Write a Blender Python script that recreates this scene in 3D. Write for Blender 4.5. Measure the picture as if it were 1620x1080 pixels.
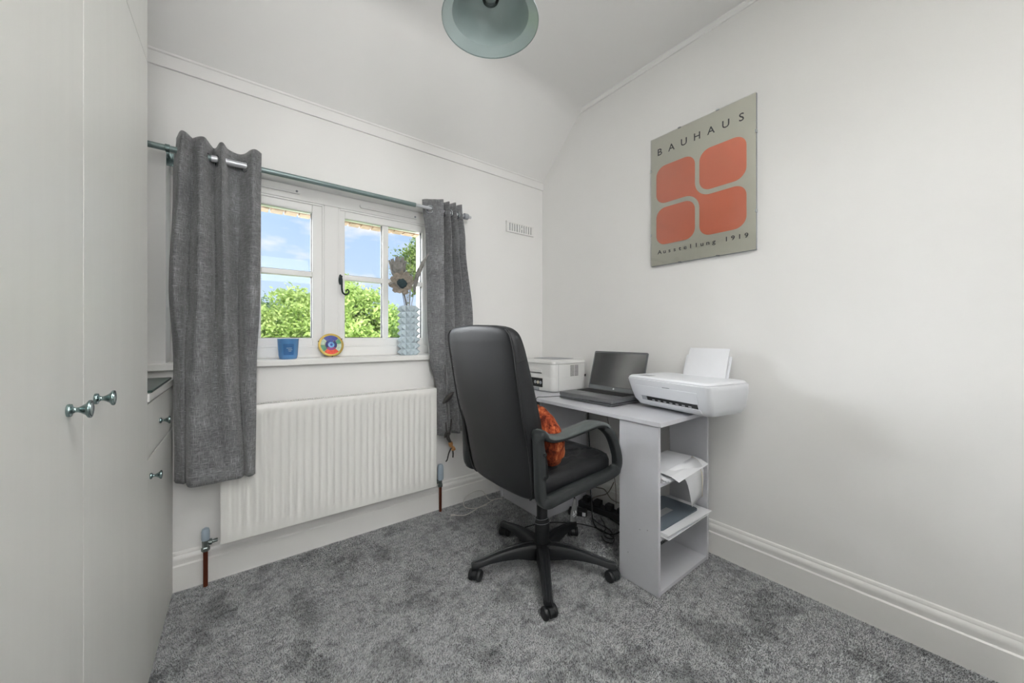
import bpy, bmesh, math, random
import numpy as np
from mathutils import Vector, Matrix
for o in list(bpy.data.objects): bpy.data.objects.remove(o)
SC = bpy.context.scene; COL = SC.collection; PI = math.pi
random.seed(4); rng = np.random.default_rng(4)

# ------------------------------------------------------------------ camera
cd = bpy.data.cameras.new('camera'); cam = bpy.data.objects.new('camera', cd); COL.objects.link(cam)
cd.sensor_fit = 'HORIZONTAL'; cd.sensor_width = 36.0; cd.lens = 36.0*580/1620
cd.shift_y = -8/1620; cd.clip_start = 0.02; cd.clip_end = 400
cam.location = (0, 0, 1.1); cam.rotation_euler = (PI/2, 0, math.radians(52.45-90))
SC.camera = cam

# ------------------------------------------------------------------ node helpers
def lin(c):
    return tuple(((v/255)/12.92 if v/255 <= .04045 else ((v/255+.055)/1.055)**2.4) for v in c[:3]) + (1,)
class NT:
    def __init__(s, tree): s.t = tree; s.n = tree.nodes; s.l = tree.links
    def new(s, typ, **kw):
        nd = s.n.new(typ)
        for k, v in kw.items():
            if k.startswith('i_'):
                nd.inputs[k[2:].replace('_', ' ')].default_value = v
            else: setattr(nd, k, v)
        return nd
    def link(s, a, ao, b, bi): s.l.new(a.outputs[ao], b.inputs[bi])
    def coords(s, scale=(1,1,1), out='Object'):
        tc = s.new('ShaderNodeTexCoord'); mp = s.new('ShaderNodeMapping'); mp.inputs['Scale'].default_value = scale
        s.link(tc, out, mp, 'Vector'); return mp
    def noise(s, scale, detail=3, rough=.5, sc=(1,1,1), out='Object'):
        nz = s.new('ShaderNodeTexNoise'); nz.inputs['Scale'].default_value = scale
        nz.inputs['Detail'].default_value = detail; nz.inputs['Roughness'].default_value = rough
        s.link(s.coords(sc, out), 'Vector', nz, 'Vector'); return nz
    def ramp(s, src, stops, so='Fac'):
        r = s.new('ShaderNodeValToRGB'); el = r.color_ramp.elements
        while len(el) < len(stops): el.new(.5)
        for e, (p, c) in zip(el, stops): e.position = p; e.color = c
        s.link(src, so, r, 'Fac'); return r

# ------------------------------------------------------------------ world sky
w = bpy.data.worlds.new('world'); SC.world = w; w.use_nodes = True
T = NT(w.node_tree); T.n.clear()
out = T.new('ShaderNodeOutputWorld'); bg = T.new('ShaderNodeBackground'); bg.inputs['Strength'].default_value = 1.0
tc = T.new('ShaderNodeTexCoord'); sp = T.new('ShaderNodeSeparateXYZ'); T.link(tc, 'Generated', sp, 'Vector')
sky = T.ramp(sp, [(0.0, lin((214,232,255))), (.12, lin((198,223,254))), (.45, lin((166,204,249))), (1, lin((110,160,230)))], 'Z')
mp = T.new('ShaderNodeMapping'); mp.inputs['Scale'].default_value = (1, 1, 2.6); mp.inputs['Location'].default_value = (.35, .1, .2); T.link(tc, 'Generated', mp, 'Vector')
nz = T.new('ShaderNodeTexNoise'); nz.inputs['Scale'].default_value = 6.5; nz.inputs['Detail'].default_value = 6; nz.inputs['Roughness'].default_value = .5
T.link(mp, 'Vector', nz, 'Vector')
cl = T.ramp(nz, [(.54, (0,0,0,1)), (.72, (1,1,1,1))])
mx = T.new('ShaderNodeMix', data_type='RGBA'); T.link(cl, 'Color', mx, 0); T.link(sky, 'Color', mx, 6); mx.inputs[7].default_value = (.92, .94, 1, 1)
T.link(mx, 2, bg, 'Color'); T.link(bg, 'Background', out, 'Surface')

# ------------------------------------------------------------------ lights
sd = bpy.data.lights.new('sun', 'SUN'); sd.energy = 5.0; sd.angle = .01; sd.color = (1, .95, .86)
so = bpy.data.objects.new('sun', sd); COL.objects.link(so)
so.rotation_euler = Vector((-.25, -.65, .9)).to_track_quat('Z', 'Y').to_euler(); so.location = (0, -5, 12)
def area(name, loc, target, sx, sy, power, col=(1,1,1)):
    d = bpy.data.lights.new(name, 'AREA'); d.shape = 'RECTANGLE'; d.size = sx; d.size_y = sy; d.energy = power; d.color = col
    o = bpy.data.objects.new(name, d); COL.objects.link(o); o.location = loc
    o.rotation_euler = (Vector(loc)-Vector(target)).to_track_quat('Z', 'Y').to_euler(); return o
a1 = area('added_fill_up', (.35, -.30, 1.85), (.30, -.25, 2.69), .9, .6, 42, (1, 1, .995)); a1.data.spread = math.radians(85)  # unseen fill light, added to brighten the room by ceiling bounce
a4 = area('added_fill_forward', (.35, -.28, 1.87), (.35, .75, 2.69), .8, .4, 3.6, (1, 1, .995)); a4.data.spread = math.radians(110)  # second added fill, tipped forward to lift the visible ceiling and slope
a3 = area('added_fill_down', (.45, -.1, 2.62), (.55, .4, 0), 1.2, 1.0, 3.7, (1, 1, .99)); a3.data.spread = math.radians(115)  # added overhead fill for floor and lower walls, no lamp hangs here
a2 = area('added_fill_rear', (-.02, -1.15, 1.6), (1.05, 2.15, .75), .55, 1.7, 8.0, (1, .998, .99)); a2.data.spread = math.radians(72)  # added fill from behind the camera, aimed at the window wall; no doorway
area('added_fill_window', (-2.2, 4.0, 2.4), (.7, 2.2, 1.4), 4.4, 2.2, 1500, (.95, .98, 1))  # added area light outside, strengthens the sky light through the window
SC.view_settings.view_transform = 'Standard'; SC.view_settings.look = 'None'
SC.view_settings.exposure = 0.16; SC.view_settings.gamma = 1.0; SC.view_settings.use_curve_mapping = False

# ------------------------------------------------------------------ materials
def mat(name, rgb, rough=.5, metal=0, spec=.5, coat=0, noise=None, bump=None, sheen=0, emis=None, trans=0):
    """noise=(scale, amount, stretch) colour variation ; bump=(scale, strength, stretch)"""
    m = bpy.data.materials.new(name); m.use_nodes = True; t = NT(m.node_tree)
    p = t.n['Principled BSDF']; c = lin(rgb)
    p.inputs['Base Color'].default_value = c; p.inputs['Roughness'].default_value = rough
    p.inputs['Metallic'].default_value = metal; p.inputs['Specular IOR Level'].default_value = spec
    p.inputs['Coat Weight'].default_value = coat; p.inputs['Coat Roughness'].default_value = .05
    p.inputs['Sheen Weight'].default_value = sheen
    if trans: p.inputs['Transmission Weight'].default_value = trans
    if noise is None: noise = (12, .03, (1,1,1))
    sc, am, st = noise
    n1 = t.noise(sc, 4, .6, st)
    r = t.ramp(n1, [(.3, tuple(v*(1-am) for v in c[:3])+(1,)), (.7, tuple(min(1, v*(1+am)) for v in c[:3])+(1,))])
    t.link(r, 'Color', p, 'Base Color')
    if bump:
        sc, am, st = bump
        n2 = t.noise(sc, 3, .6, st); b = t.new('ShaderNodeBump'); b.inputs['Strength'].default_value = am; b.inputs['Distance'].default_value = .002
        t.link(n2, 'Fac', b, 'Height'); t.link(b, 'Normal', p, 'Normal')
    return m
ONE = (1,1,1)
M = dict(
 wall=mat('wall_paint', (242,241,239), .55, noise=(2.2,.012,ONE), bump=(60,.06,ONE)),
 ceil=mat('ceiling_paint', (246,245,243), .75, noise=(2,.012,ONE), bump=(40,.05,ONE)),
 trim=mat('trim_gloss', (240,239,236), .3, noise=(5,.01,ONE)),
 ward=mat('wardrobe_paint', (236,236,232), .42, noise=(5,.014,(1,6,.3)), bump=(26,.06,(1,8,.4))),
 gap=mat('painted_gap_shade', (84,82,78), .9),  # shade of the door joints put into a dark colour
 upvc=mat('white_upvc', (248,247,245), .25, noise=(3,.006,ONE)),
 gasket=mat('black_gasket', (40,42,44), .6),
 iron=mat('black_iron', (34,44,46), .4, .6),
 desk=mat('desk_laminate', (192,193,198), .42, noise=(30,.015,ONE)),
 deskdark=mat('desk_laminate_edge', (212,213,216), .45),
 chrome=mat('satin_chrome', (196,200,204), .2, 1),
 railg=mat('rail_grey_green', (118,134,134), .35, .35),
 raillt=mat('rail_pale_grey', (200,202,206), .3, .3),
 pewter=mat('pewter', (128,146,146), .2, .95, noise=(40,.1,ONE)),
 radi=mat('radiator_enamel', (238,237,233), .25, noise=(4,.006,ONE)),
 copper=mat('copper_pipe', (118,62,44), .38, .75, noise=(30,.25,(1,1,.2))),
 brass=mat('valve_metal', (120,128,126), .35, .85, noise=(60,.2,ONE)),
 capblue=mat('valve_cap', (160,175,188), .4),
 leather=mat('black_leather', (27,28,30), .48, spec=.3, noise=(9,.22,ONE), bump=(260,.35,ONE)),
 leatherback=mat('black_vinyl_back', (25,26,28), .5, spec=.32, noise=(5,.2,(1,1,.5)), bump=(300,.25,ONE)),
 plastic=mat('black_plastic', (30,32,34), .42, spec=.35, noise=(30,.08,ONE), bump=(400,.1,ONE)),
 armpl=mat('arm_plastic', (37,40,41), .5, spec=.3, noise=(20,.06,ONE), bump=(300,.1,ONE)),
 armpad=mat('arm_pad_plastic', (72,78,78), .45, noise=(20,.05,ONE), bump=(300,.1,ONE)),
 dark=mat('black_matte', (14,15,17), .6),
 printer=mat('printer_white', (222,224,228), .38, noise=(5,.006,ONE)),
 printer2=mat('printer_offwhite', (226,226,224), .4, noise=(5,.006,ONE)),
 pgrey=mat('printer_grey', (150,153,158), .4),
 paper=mat('white_paper', (228,229,232), .7, noise=(20,.01,ONE)),
 folder=mat('slate_folder', (96,106,116), .5),
 card=mat('cardboard', (206,198,182), .8),
 lapt=mat('laptop_shell', (108,110,113), .35, .3, noise=(40,.04,ONE)),
 laptlt=mat('laptop_silver', (128,132,135), .32, .5),
 bluejar=mat('blue_glass_jar', (84,134,184), .12, coat=.6, noise=(10,.06,ONE)),
 bluedark=mat('blue_label', (48,98,148), .3),
 vase=mat('pale_blue_ceramic', (194,208,215), .4, noise=(12,.03,ONE)),
 lampo=mat('lamp_shade_enamel', (148,165,166), .32, .1),
 lampi=mat('lamp_shade_inside', (186,202,201), .28, .15, coat=.4),
 petalt=mat('dry_tan_petal', (146,138,128), .85, spec=.1, noise=(60,.25,ONE)),
 petalg=mat('dry_grey_petal', (136,134,130), .85, noise=(60,.3,ONE)),
 centre=mat('dark_teal_seed', (38,58,64), .8, noise=(150,.4,ONE), bump=(200,.8,ONE)),
 stem=mat('dry_stem', (170,168,162), .8, noise=(60,.2,ONE)),
 gold=mat('gold_rim', (190,164,84), .45, .3, noise=(30,.1,ONE)),
 cablew=mat('white_cable', (205,203,198), .5),
 cableg=mat('grey_cable', (120,114,104), .6),
 cableb=mat('black_cable', (24,25,27), .5),
 orange=mat('orange_pile', (132,58,30), .9, spec=.15, sheen=.08, noise=(26,.65,(1,1,.3)), bump=(90,.8,(1,1,.4))),
 greenglass=mat('green_glass_top', (58,76,70), .3, spec=.3, noise=(9,.35,(1,5,1))),
 tan=mat('tan_twine', (176,128,80), .8, noise=(80,.3,ONE)),
 bronze=mat('dark_bronze', (62,60,58), .5, .4, noise=(60,.4,ONE)),
 ink=mat('poster_ink', (42,44,44), .5),
 cream=mat('poster_cream', (236,235,221), .5, noise=(4,.02,ONE)),
 pored=mat('poster_terracotta', (240,140,108), .5, noise=(3,.04,ONE)),
 brick=mat('facing_brick', (205,176,158), .85, noise=(14,.2,ONE), bump=(60,.4,ONE)),
 mortar=mat('mortar_render', (216,208,198), .9),
 bark=mat('bark', (96,84,68), .9, noise=(14,.3,(1,1,.2)), bump=(30,.8,(1,1,.2))),
 grass=mat('lawn_grass', (110,140,62), .95, noise=(2,.3,ONE)),
 led=mat('label_white', (232,234,236), .5),
)
def fabric(name, rgb):
    m = mat(name, rgb, .95, spec=.1, sheen=.3); t = NT(m.node_tree); p = t.n['Principled BSDF']
    a = t.noise(1, 3, .7, (330, 330, 34)); b = t.noise(1, 3, .7, (34, 34, 330)); c = t.noise(7, 3, .6)
    s1 = t.new('ShaderNodeMath', operation='MAXIMUM'); t.link(a, 'Fac', s1, 0); t.link(b, 'Fac', s1, 1)
    s2 = t.new('ShaderNodeMath', operation='MULTIPLY_ADD'); t.link(c, 'Fac', s2, 0); s2.inputs[1].default_value = .25; t.link(s1, 0, s2, 2)
    l = lin(rgb)
    r = t.ramp(s2, [(.55, tuple(v*.50 for v in l[:3])+(1,)), (.72, l), (.92, tuple(min(1, v*2.2) for v in l[:3])+(1,))], 0)
    t.link(r, 'Color', p, 'Base Color')
    bp = t.new('ShaderNodeBump'); bp.inputs['Strength'].default_value = .5; bp.inputs['Distance'].default_value = .0015
    t.link(s1, 0, bp, 'Height'); t.link(bp, 'Normal', p, 'Normal'); return m
def velvet(name, c0, c1, c2):
    m = mat(name, c1, .9, spec=.12, bump=(70,.9,(1,1,.35))); t = NT(m.node_tree); n = t.noise(30, 6, .8, (1.0, 1.0, .28))
    r = t.ramp(n, [(.38, lin(c0)), (.52, lin(c1)), (.66, lin(c2))]); t.link(r, 'Color', t.n['Principled BSDF'], 'Base Color'); return m
M['orange'] = velvet('orange_crushed_velvet', (58,20,16), (126,56,32), (176,106,64))
M['curtain'] = fabric('charcoal_curtain_weave', (122,123,125))
def glass(name, tint=(1,1,1,1)):
    m = bpy.data.materials.new(name); m.use_nodes = True; t = NT(m.node_tree); t.n.clear()
    o = t.new('ShaderNodeOutputMaterial'); mix = t.new('ShaderNodeMixShader'); tr = t.new('ShaderNodeBsdfTransparent'); gl = t.new('ShaderNodeBsdfGlossy')
    tr.inputs['Color'].default_value = tint; gl.inputs['Roughness'].default_value = .02
    f = t.new('ShaderNodeFresnel'); f.inputs['IOR'].default_value = 1.45
    t.link(f, 0, mix, 0); t.link(tr, 0, mix, 1); t.link(gl, 0, mix, 2); t.link(mix, 0, o, 'Surface'); return m
M['glass'] = glass('clear_glass'); M['bulb'] = glass('bulb_glass', (.93,.95,.95,1))
def leafmat(name, a, b, c):
    m = bpy.data.materials.new(name); m.use_nodes = True; t = NT(m.node_tree); t.n.clear()
    o = t.new('ShaderNodeOutputMaterial'); mix = t.new('ShaderNodeMixShader'); df = t.new('ShaderNodeBsdfDiffuse'); tr = t.new('ShaderNodeBsdfTranslucent')
    n = t.noise(3.0, 4, .7); r = t.ramp(n, [(.3, lin(a)), (.5, lin(b)), (.72, lin(c))])
    t.link(r, 'Color', df, 'Color'); t.link(r, 'Color', tr, 'Color'); mix.inputs[0].default_value = .4
    t.link(df, 0, mix, 1); t.link(tr, 0, mix, 2); t.link(mix, 0, o, 'Surface'); return m
M['leafA'] = leafmat('bright_green_leaf', (150,176,92), (196,216,134), (226,236,172))
M['leafB'] = leafmat('yellow_green_leaf', (146,174,88), (194,216,130), (230,238,174))
M['leafC'] = leafmat('olive_green_leaf', (112,136,76), (156,176,104), (200,206,140))
M['leafD'] = leafmat('far_green_leaf', (104,134,100), (138,164,122), (176,194,140))
# carpet
def carpetmat():
    m = bpy.data.materials.new('grey_carpet'); m.use_nodes = True; t = NT(m.node_tree); p = t.n['Principled BSDF']
    p.inputs['Roughness'].default_value = .95; p.inputs['Specular IOR Level'].default_value = .15; p.inputs['Sheen Weight'].default_value = .2
    geo = t.new('ShaderNodeNewGeometry'); mid = t.noise(30, 4, .65, (1,1.3,1)); big = t.noise(4.5, 5, .62, (1.5,1,1)); big2 = t.noise(13, 4, .6, (1,1.8,1))
    a = t.new('ShaderNodeMath', operation='MULTIPLY_ADD'); t.link(geo, 'Random Per Island', a, 0); a.inputs[1].default_value = .62; t.link(mid, 'Fac', a, 2)
    r = t.ramp(a, [(.30, lin((74,77,79))), (1.12, lin((192,194,195)))], 0)
    mr = t.new('ShaderNodeMapRange'); mr.inputs['From Min'].default_value = .30; mr.inputs['From Max'].default_value = 1.22; t.link(a, 0, mr, 'Value')
    r.color_ramp.elements[0].position = 0; r.color_ramp.elements[1].position = 1; t.l.new(mr.outputs[0], r.inputs['Fac'])
    b1 = t.ramp(big, [(.38, (.42,.43,.43,1)), (.50, (1,1,1,1))]); b2 = t.ramp(big2, [(.34, (.55,.56,.56,1)), (.46, (1,1,1,1))])
    m1 = t.new('ShaderNodeMix', data_type='RGBA', blend_type='MULTIPLY'); m1.inputs[0].default_value = .72; t.link(r, 'Color', m1, 6); t.link(b1, 'Color', m1, 7)
    m2 = t.new('ShaderNodeMix', data_type='RGBA', blend_type='MULTIPLY'); m2.inputs[0].default_value = .7; t.link(m1, 2, m2, 6); t.link(b2, 'Color', m2, 7)
    t.link(m2, 2, p, 'Base Color'); return m
M['carpet'] = carpetmat()

# ------------------------------------------------------------------ object helpers
ROOT = {}
def tag(o, label=None, cat=None, group=None, kind=None):
    if label: o['label'] = label
    if cat: o['category'] = cat
    if group: o['group'] = group
    if kind: o['kind'] = kind
    return o
def thing(name, label, cat, loc=(0,0,0), rotz=0, group=None, kind=None):
    o = bpy.data.objects.new(name, None); COL.objects.link(o); o.location = loc; o.rotation_euler = (0,0,rotz); o.empty_display_size = .05
    ROOT[o.name] = Matrix.Translation(Vector(loc)) @ Matrix.Rotation(rotz, 4, 'Z')
    return tag(o, label, cat, group, kind)
def obj(name, bm, m, parent=None, smooth=False, local=False, origin=None, sub=0, solid=0, bev=0, angle=40):
    """bm in world coordinates (or in the parent's own frame when local=True)"""
    me = bpy.data.meshes.new(name)
    bmesh.ops.recalc_face_normals(bm, faces=bm.faces) if getattr(bm, '_rc', True) is True and len(bm.faces) < 60000 else None
    bm.to_mesh(me); bm.free()
    o = bpy.data.objects.new(name, me); COL.objects.link(o)
    if parent is not None:
        R = ROOT[parent.name]
        if not local: me.transform(R.inverted())
        o.parent = parent; ROOT[o.name] = R
    else:
        if origin is not None: me.transform(Matrix.Translation(-Vector(origin))); o.location = origin
        ROOT[o.name] = Matrix.Translation(o.location)
    for mm in (m if isinstance(m, (list, tuple)) else [m]): me.materials.append(M[mm] if isinstance(mm, str) else mm)
    if smooth:
        for p in me.polygons: p.use_smooth = True
        if not sub:
            try: me.set_sharp_from_angle(angle=math.radians(angle))
            except Exception: pass
    if solid: md = o.modifiers.new('solid', 'SOLIDIFY'); md.thickness = solid; md.offset = 0
    if bev: md = o.modifiers.new('bevel', 'BEVEL'); md.width = bev; md.segments = 2; md.limit_method = 'ANGLE'
    if sub: md = o.modifiers.new('sub', 'SUBSURF'); md.levels = sub; md.render_levels = sub
    return o
def N(): return bmesh.new()
def box(bm, x0, x1, y0, y1, z0, z1, mtx=None, bev=0):
    vs = [bm.verts.new((x, y, z)) for x in (x0, x1) for y in (y0, y1) for z in (z0, z1)]
    fs = [(0,1,3,2), (4,6,7,5), (0,4,5,1), (2,3,7,6), (0,2,6,4), (1,5,7,3)]
    nf = [bm.faces.new([vs[i] for i in f]) for f in fs]
    if bev:
        es = list({e for f in nf for e in f.edges})
        r = bmesh.ops.bevel(bm, geom=es, offset=bev, segments=2, affect='EDGES', profile=.5)
        vs = list({v for f in r['faces'] for v in f.verts} | {v for v in vs if v.is_valid})
    if mtx is not None:
        for v in vs: v.co = mtx @ v.co
    return bm
def loft(bm, rings, cap=True, closed=True):
    L = [[bm.verts.new(p) for p in r] for r in rings]; n = len(L[0])
    for a, b in zip(L, L[1:]):
        for i in range(n if closed else n-1):
            j = (i+1) % n
            try: bm.faces.new((a[i], a[j], b[j], b[i]))
            except ValueError: pass
    if cap:
        bm.faces.new(L[0][::-1]); bm.faces.new(L[-1])
    return bm
def lathe(bm, prof, c, seg=24, mtx=None, cap=True):
    rings = []
    for r, z in prof:
        ring = [Vector((r*math.cos(2*PI*i/seg), r*math.sin(2*PI*i/seg), z)) for i in range(seg)]
        if mtx is not None: ring = [mtx @ v for v in ring]
        rings.append([v+Vector(c) for v in ring])
    return loft(bm, rings, cap)
def axis(d):  # matrix taking local Z to direction d
    return Vector(d).to_track_quat('Z', 'Y').to_matrix().to_4x4()
def catmull(pts, k=6, closed=False):
    P = [Vector(p) for p in pts]; n = len(P); out = []
    for i in range(n if closed else n-1):
        if closed: p0, p1, p2, p3 = P[i-1], P[i], P[(i+1) % n], P[(i+2) % n]
        else: p0, p1, p2, p3 = P[max(i-1, 0)], P[i], P[i+1], P[min(i+2, n-1)]
        for j in range(k):
            t = j/k
            out.append(.5*((2*p1)+(-p0+p2)*t+(2*p0-5*p1+4*p2-p3)*t*t+(-p0+3*p1-3*p2+p3)*t**3))
    if not closed: out.append(P[-1].copy())
    return out
def tube(bm, pts, r, seg=8, closed=False, k=6, smooth=True):
    P = catmull(pts, k, closed) if smooth else [Vector(p) for p in pts]
    n = len(P); rings = []; up = None
    for i, p in enumerate(P):
        d = (P[(i+1) % n]-P[i-1]) if (closed or 0 < i < n-1) else (P[1]-P[0] if i == 0 else P[-1]-P[-2])
        if d.length < 1e-9: d = Vector((0,0,1))
        d.normalize()
        if up is None: up = d.orthogonal().normalized()
        up = (up-d*up.dot(d)); up = up.normalized() if up.length > 1e-6 else d.orthogonal().normalized()
        sd = d.cross(up); rr = r(i/(n-1)) if callable(r) else r
        rings.append([p+(up*math.cos(2*PI*a/seg)+sd*math.sin(2*PI*a/seg))*rr for a in range(seg)])
    if closed: rings.append(rings[0]); return loft(bm, rings, False)
    return loft(bm, rings, True)
def rrect(x0, x1, y0, y1, r, n=4):
    pts = []
    for cx, cy, a0 in ((x1-r, y1-r, 0), (x0+r, y1-r, 90), (x0+r, y0+r, 180), (x1-r, y0+r, 270)):
        for i in range(n+1):
            a = math.radians(a0+90*i/n); pts.append((cx+r*math.cos(a), cy+r*math.sin(a)))
    return pts
def prism(bm, poly, fn, t0, t1):  # poly 2D; fn(u,v,t) -> 3D
    return loft(bm, [[fn(u, v, t) for u, v in poly] for t in (t0, t1)])
def struct(name, bm, m, **kw): return tag(obj(name, bm, m, **kw), kind='structure')

# ------------------------------------------------------------------ room shell
XR, YW, XL, YB, ZC = 1.955, 2.15, -.80, -1.20, 2.69
WX0, WX1, WZ0, WZ1 = -.219, 1.055, .955, 1.92
floor = struct('floor', box(N(), XL-.1, XR+.1, YB-.1, YW+.1, -.12, 0), 'carpet')
# carpet pile: short leaning tufts
def pile():
    n = 470000
    # denser near the camera-visible area
    x = rng.uniform(-.30, 1.93, n); y = rng.uniform(-.05, 2.12, n)
    keep = (x*.6095+y*.7928) > .95; x = x[keep]; y = y[keep]; n = len(x)
    def fld(fx, fy, ph): return np.sin(x*fx+ph+1.7*np.sin(y*fy*.7+ph))*np.cos(y*fy+ph*2+1.3*np.sin(x*fx*.6))
    g = .5*fld(5, 4, .3)+.35*fld(11, 9, 1.9)+.25*fld(23, 19, 4.)
    lean = g*.007; ang = 1.2+1.5*fld(3, 3, 2.2)+rng.normal(0, .5, n)
    a = rng.uniform(0, PI, n); wd = rng.uniform(.0012, .0022, n); h = rng.uniform(.004, .0075, n)
    jx = rng.normal(0, .0015, n); jy = rng.normal(0, .0015, n)
    v = np.zeros((n, 3, 3), np.float32)
    v[:, 0] = np.stack([x-np.cos(a)*wd, y-np.sin(a)*wd, np.full(n, -.0003)], 1)
    v[:, 1] = np.stack([x+np.cos(a)*wd, y+np.sin(a)*wd, np.full(n, -.0003)], 1)
    v[:, 2] = np.stack([x+lean*np.cos(ang)+jx, y+lean*np.sin(ang)+jy, h], 1)
    me = bpy.data.meshes.new('carpet_pile'); me.vertices.add(n*3); me.vertices.foreach_set('co', v.ravel())
    me.loops.add(n*3); me.loops.foreach_set('vertex_index', np.arange(n*3, dtype=np.int32))
    me.polygons.add(n); me.polygons.foreach_set('loop_start', np.arange(0, n*3, 3, dtype=np.int32))
    me.update(calc_edges=True); me.materials.append(M['carpet'])
    o = bpy.data.objects.new('carpet_pile', me); COL.objects.link(o); o.parent = floor
    tag(o, 'mottled mid-grey short pile carpet', kind='stuff')
pile()
b = N(); kn = [(2.15, 2.30)]
for q in range(13):   # eased knee between the slope and the flat ceiling
    t_ = q/12; p0, p1, p2 = (1.80, 2.637), (1.745, ZC), (1.67, ZC)
    kn.append(((1-t_)**2*p0[0]+2*t_*(1-t_)*p1[0]+t_*t_*p2[0], (1-t_)**2*p0[1]+2*t_*(1-t_)*p1[1]+t_*t_*p2[1]))
kn += [(YB-.1, ZC), (YB-.1, ZC+.1), (1.745, ZC+.1), (2.6, ZC+.1), (2.6, 2.30)]
loft(b, [[(x, y, z) for y, z in kn] for x in (XL-.1, XR+.1)]); struct('ceiling', b, 'ceil', smooth=True, angle=30)
struct('wall_right', box(N(), XR, XR+.12, YB-.1, YW+.3, -.12, ZC+.1), 'wall')
struct('wall_left', box(N(), XL-.12, XL, YB-.1, YW+.3, -.12, ZC+.1), 'wall')
struct('wall_back', box(N(), XL-.1, XR+.1, YB-.12, YB, -.12, ZC+.1), 'wall')
b = N()
box(b, XL-.1, WX0, YW, 2.37, -.12, 2.4); box(b, WX1, XR+.1, YW, 2.37, -.12, 2.4)
box(b, WX0, WX1, YW, 2.37, -.12, WZ0); box(b, WX0, WX1, YW, 2.37, WZ1, 2.4)
struct('wall_window', b, 'wall')
b = N(); ox0, ox1, oz0, oz1 = -.17, 1.035, 1.04, 1.797
box(b, XL-.1, ox0, 2.371, 2.45, -3, 2.6); box(b, ox1, XR+.1, 2.371, 2.45, -3, 2.6)
box(b, ox0, ox1, 2.371, 2.45, -3, oz0); box(b, ox0, ox1, 2.371, 2.45, oz1+.012, 2.6)
struct('wall_outside', b, 'mortar')
lt = thing('trim_3', None, None, (.43, 2.42, 1.8), kind='structure')
x = ox0
while x < ox1:
    obj('brick', box(N(), x+.004, x+.064, 2.385, 2.456, oz1-.004+random.uniform(-.002, .001), oz1+.02), 'brick', lt, bev=.003); x += .0685
# skirting profile: (depth from wall, z)
PR = [(0,0), (.019,0), (.019,.106), (.0165,.109), (.0135,.111), (.0135,.118), (.0155,.128), (.0155,.136), (.012,.144), (.008,.150), (.008,.156), (.005,.163), (0,.166)]
b = N(); loft(b, [[(XR-d, y, z) for d, z in PR] for y in (YB, YW-.001)]); struct('baseboard_right', b, 'trim', smooth=True, angle=25)
b = N(); loft(b, [[(x, YW-d, z) for d, z in PR] for x in (-.79, XR-.02)]); struct('baseboard_window', b, 'trim', smooth=True, angle=25)
b = N(); loft(b, [[(x, YB+d, z) for d, z in PR] for x in (-.79, XR-.02)]); struct('baseboard_back', b, 'trim')
# picture rail board at foot of slope and thin moulding on right wall at the ceiling
b = N(); loft(b, [[(x, 2.15, 2.248), (x, 2.139, 2.248), (x, 2.139, 2.301), (x, 2.134, 2.305), (x, 2.134, 2.313), (x, 2.152, 2.313)] for x in (XL, XR)])
struct('trim_1', b, 'wall')
b = N(); loft(b, [[(XR, y, 2.668), (XR-.008, y, 2.668), (XR-.011, y, 2.676), (XR-.022, y, 2.684), (XR-.022, y, ZC), (XR, y, ZC)] for y in (YB, 1.75)])
struct('trim_2', b, 'ceil')
# inner sill board
struct('window_sill', box(N(), -.80, 1.13, 2.118, 2.31, .955, .985, bev=.004), 'trim')
# ------------------------------------------------------------------ window
win = thing('window_1', None, None, (.42, 2.33, .985), kind='structure')
b = N()
box(b, WX0, WX1, 2.30, 2.368, .985, 1.04); box(b, WX0, WX1, 2.30, 2.368, 1.846, WZ1)
box(b, WX0, -.185, 2.30, 2.368, 1.04, 1.846); box(b, 1.045, WX1, 2.30, 2.368, 1.04, 1.846)
box(b, .4235, .497, 2.30, 2.368, 1.04, 1.846)
obj('window_frame', b, 'upvc', win, bev=.003)
def sash(x0, x1, gx0, gx1, bx0, bx1, nm):
    z0, z1, gz0, gz1 = 1.04, 1.846, 1.092, 1.795
    b = N()
    box(b, x0, gx0, 2.312, 2.366, z0, z1); box(b, gx1, x1, 2.312, 2.366, z0, z1)
    box(b, gx0, gx1, 2.312, 2.366, z0, gz0); box(b, gx0, gx1, 2.312, 2.366, gz1, z1)
    s = obj('casement', b, 'upvc', win, bev=.004)
    b = N(); box(b, bx0, bx1, 2.316, 2.362, gz0, gz1); box(b, gx0, bx0, 2.316, 2.362, 1.4335, 1.4625); box(b, bx1, gx1, 2.316, 2.362, 1.4335, 1.4625)
    obj('glazing_bar', b, 'upvc', s, bev=.003)
    for a, c in ((gx0, bx0), (bx1, gx1)):
        for d, e in ((gz0, 1.4335), (1.4625, gz1)):
            obj('pane', box(N(), a, c, 2.338, 2.342, d, e), 'glass', s)
            g = N(); t = .003
            box(g, c-t, c, 2.33, 2.35, d, e); box(g, a+t, c-t, 2.33, 2.35, d, d+t); 
            obj('gasket', g, 'gasket', s)
    # hinge-side moulding bead around the casement
    b = N(); t = .01
    for q in ((x0, x0+t, z0, z1), (x1-t, x1, z0, z1), (x0+t, x1-t, z0, z0+t), (x0+t, x1-t, z1-t, z1)): box(b, q[0], q[1], 2.304, 2.312, q[2], q[3])
    obj('sealing_bead', b, 'upvc', s, bev=.002)
    return s
sash(-.185, .4235, -.14, .3645, .095, .1275, 0)
sR = sash(.497, 1.045, .536, 1.019, .758, .794, 1)
b = N(); loft(b, [[(.507+.0085*math.cos(a)*1.0, 2.303-d, 1.43+.03*math.sin(a)) for a in [2*PI*i/20 for i in range(20)]] for d in (0, .008, .012)])
h = obj('handle', b, 'iron', win, smooth=True)
tag(h, 'black wrought iron monkey tail handle')
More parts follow.
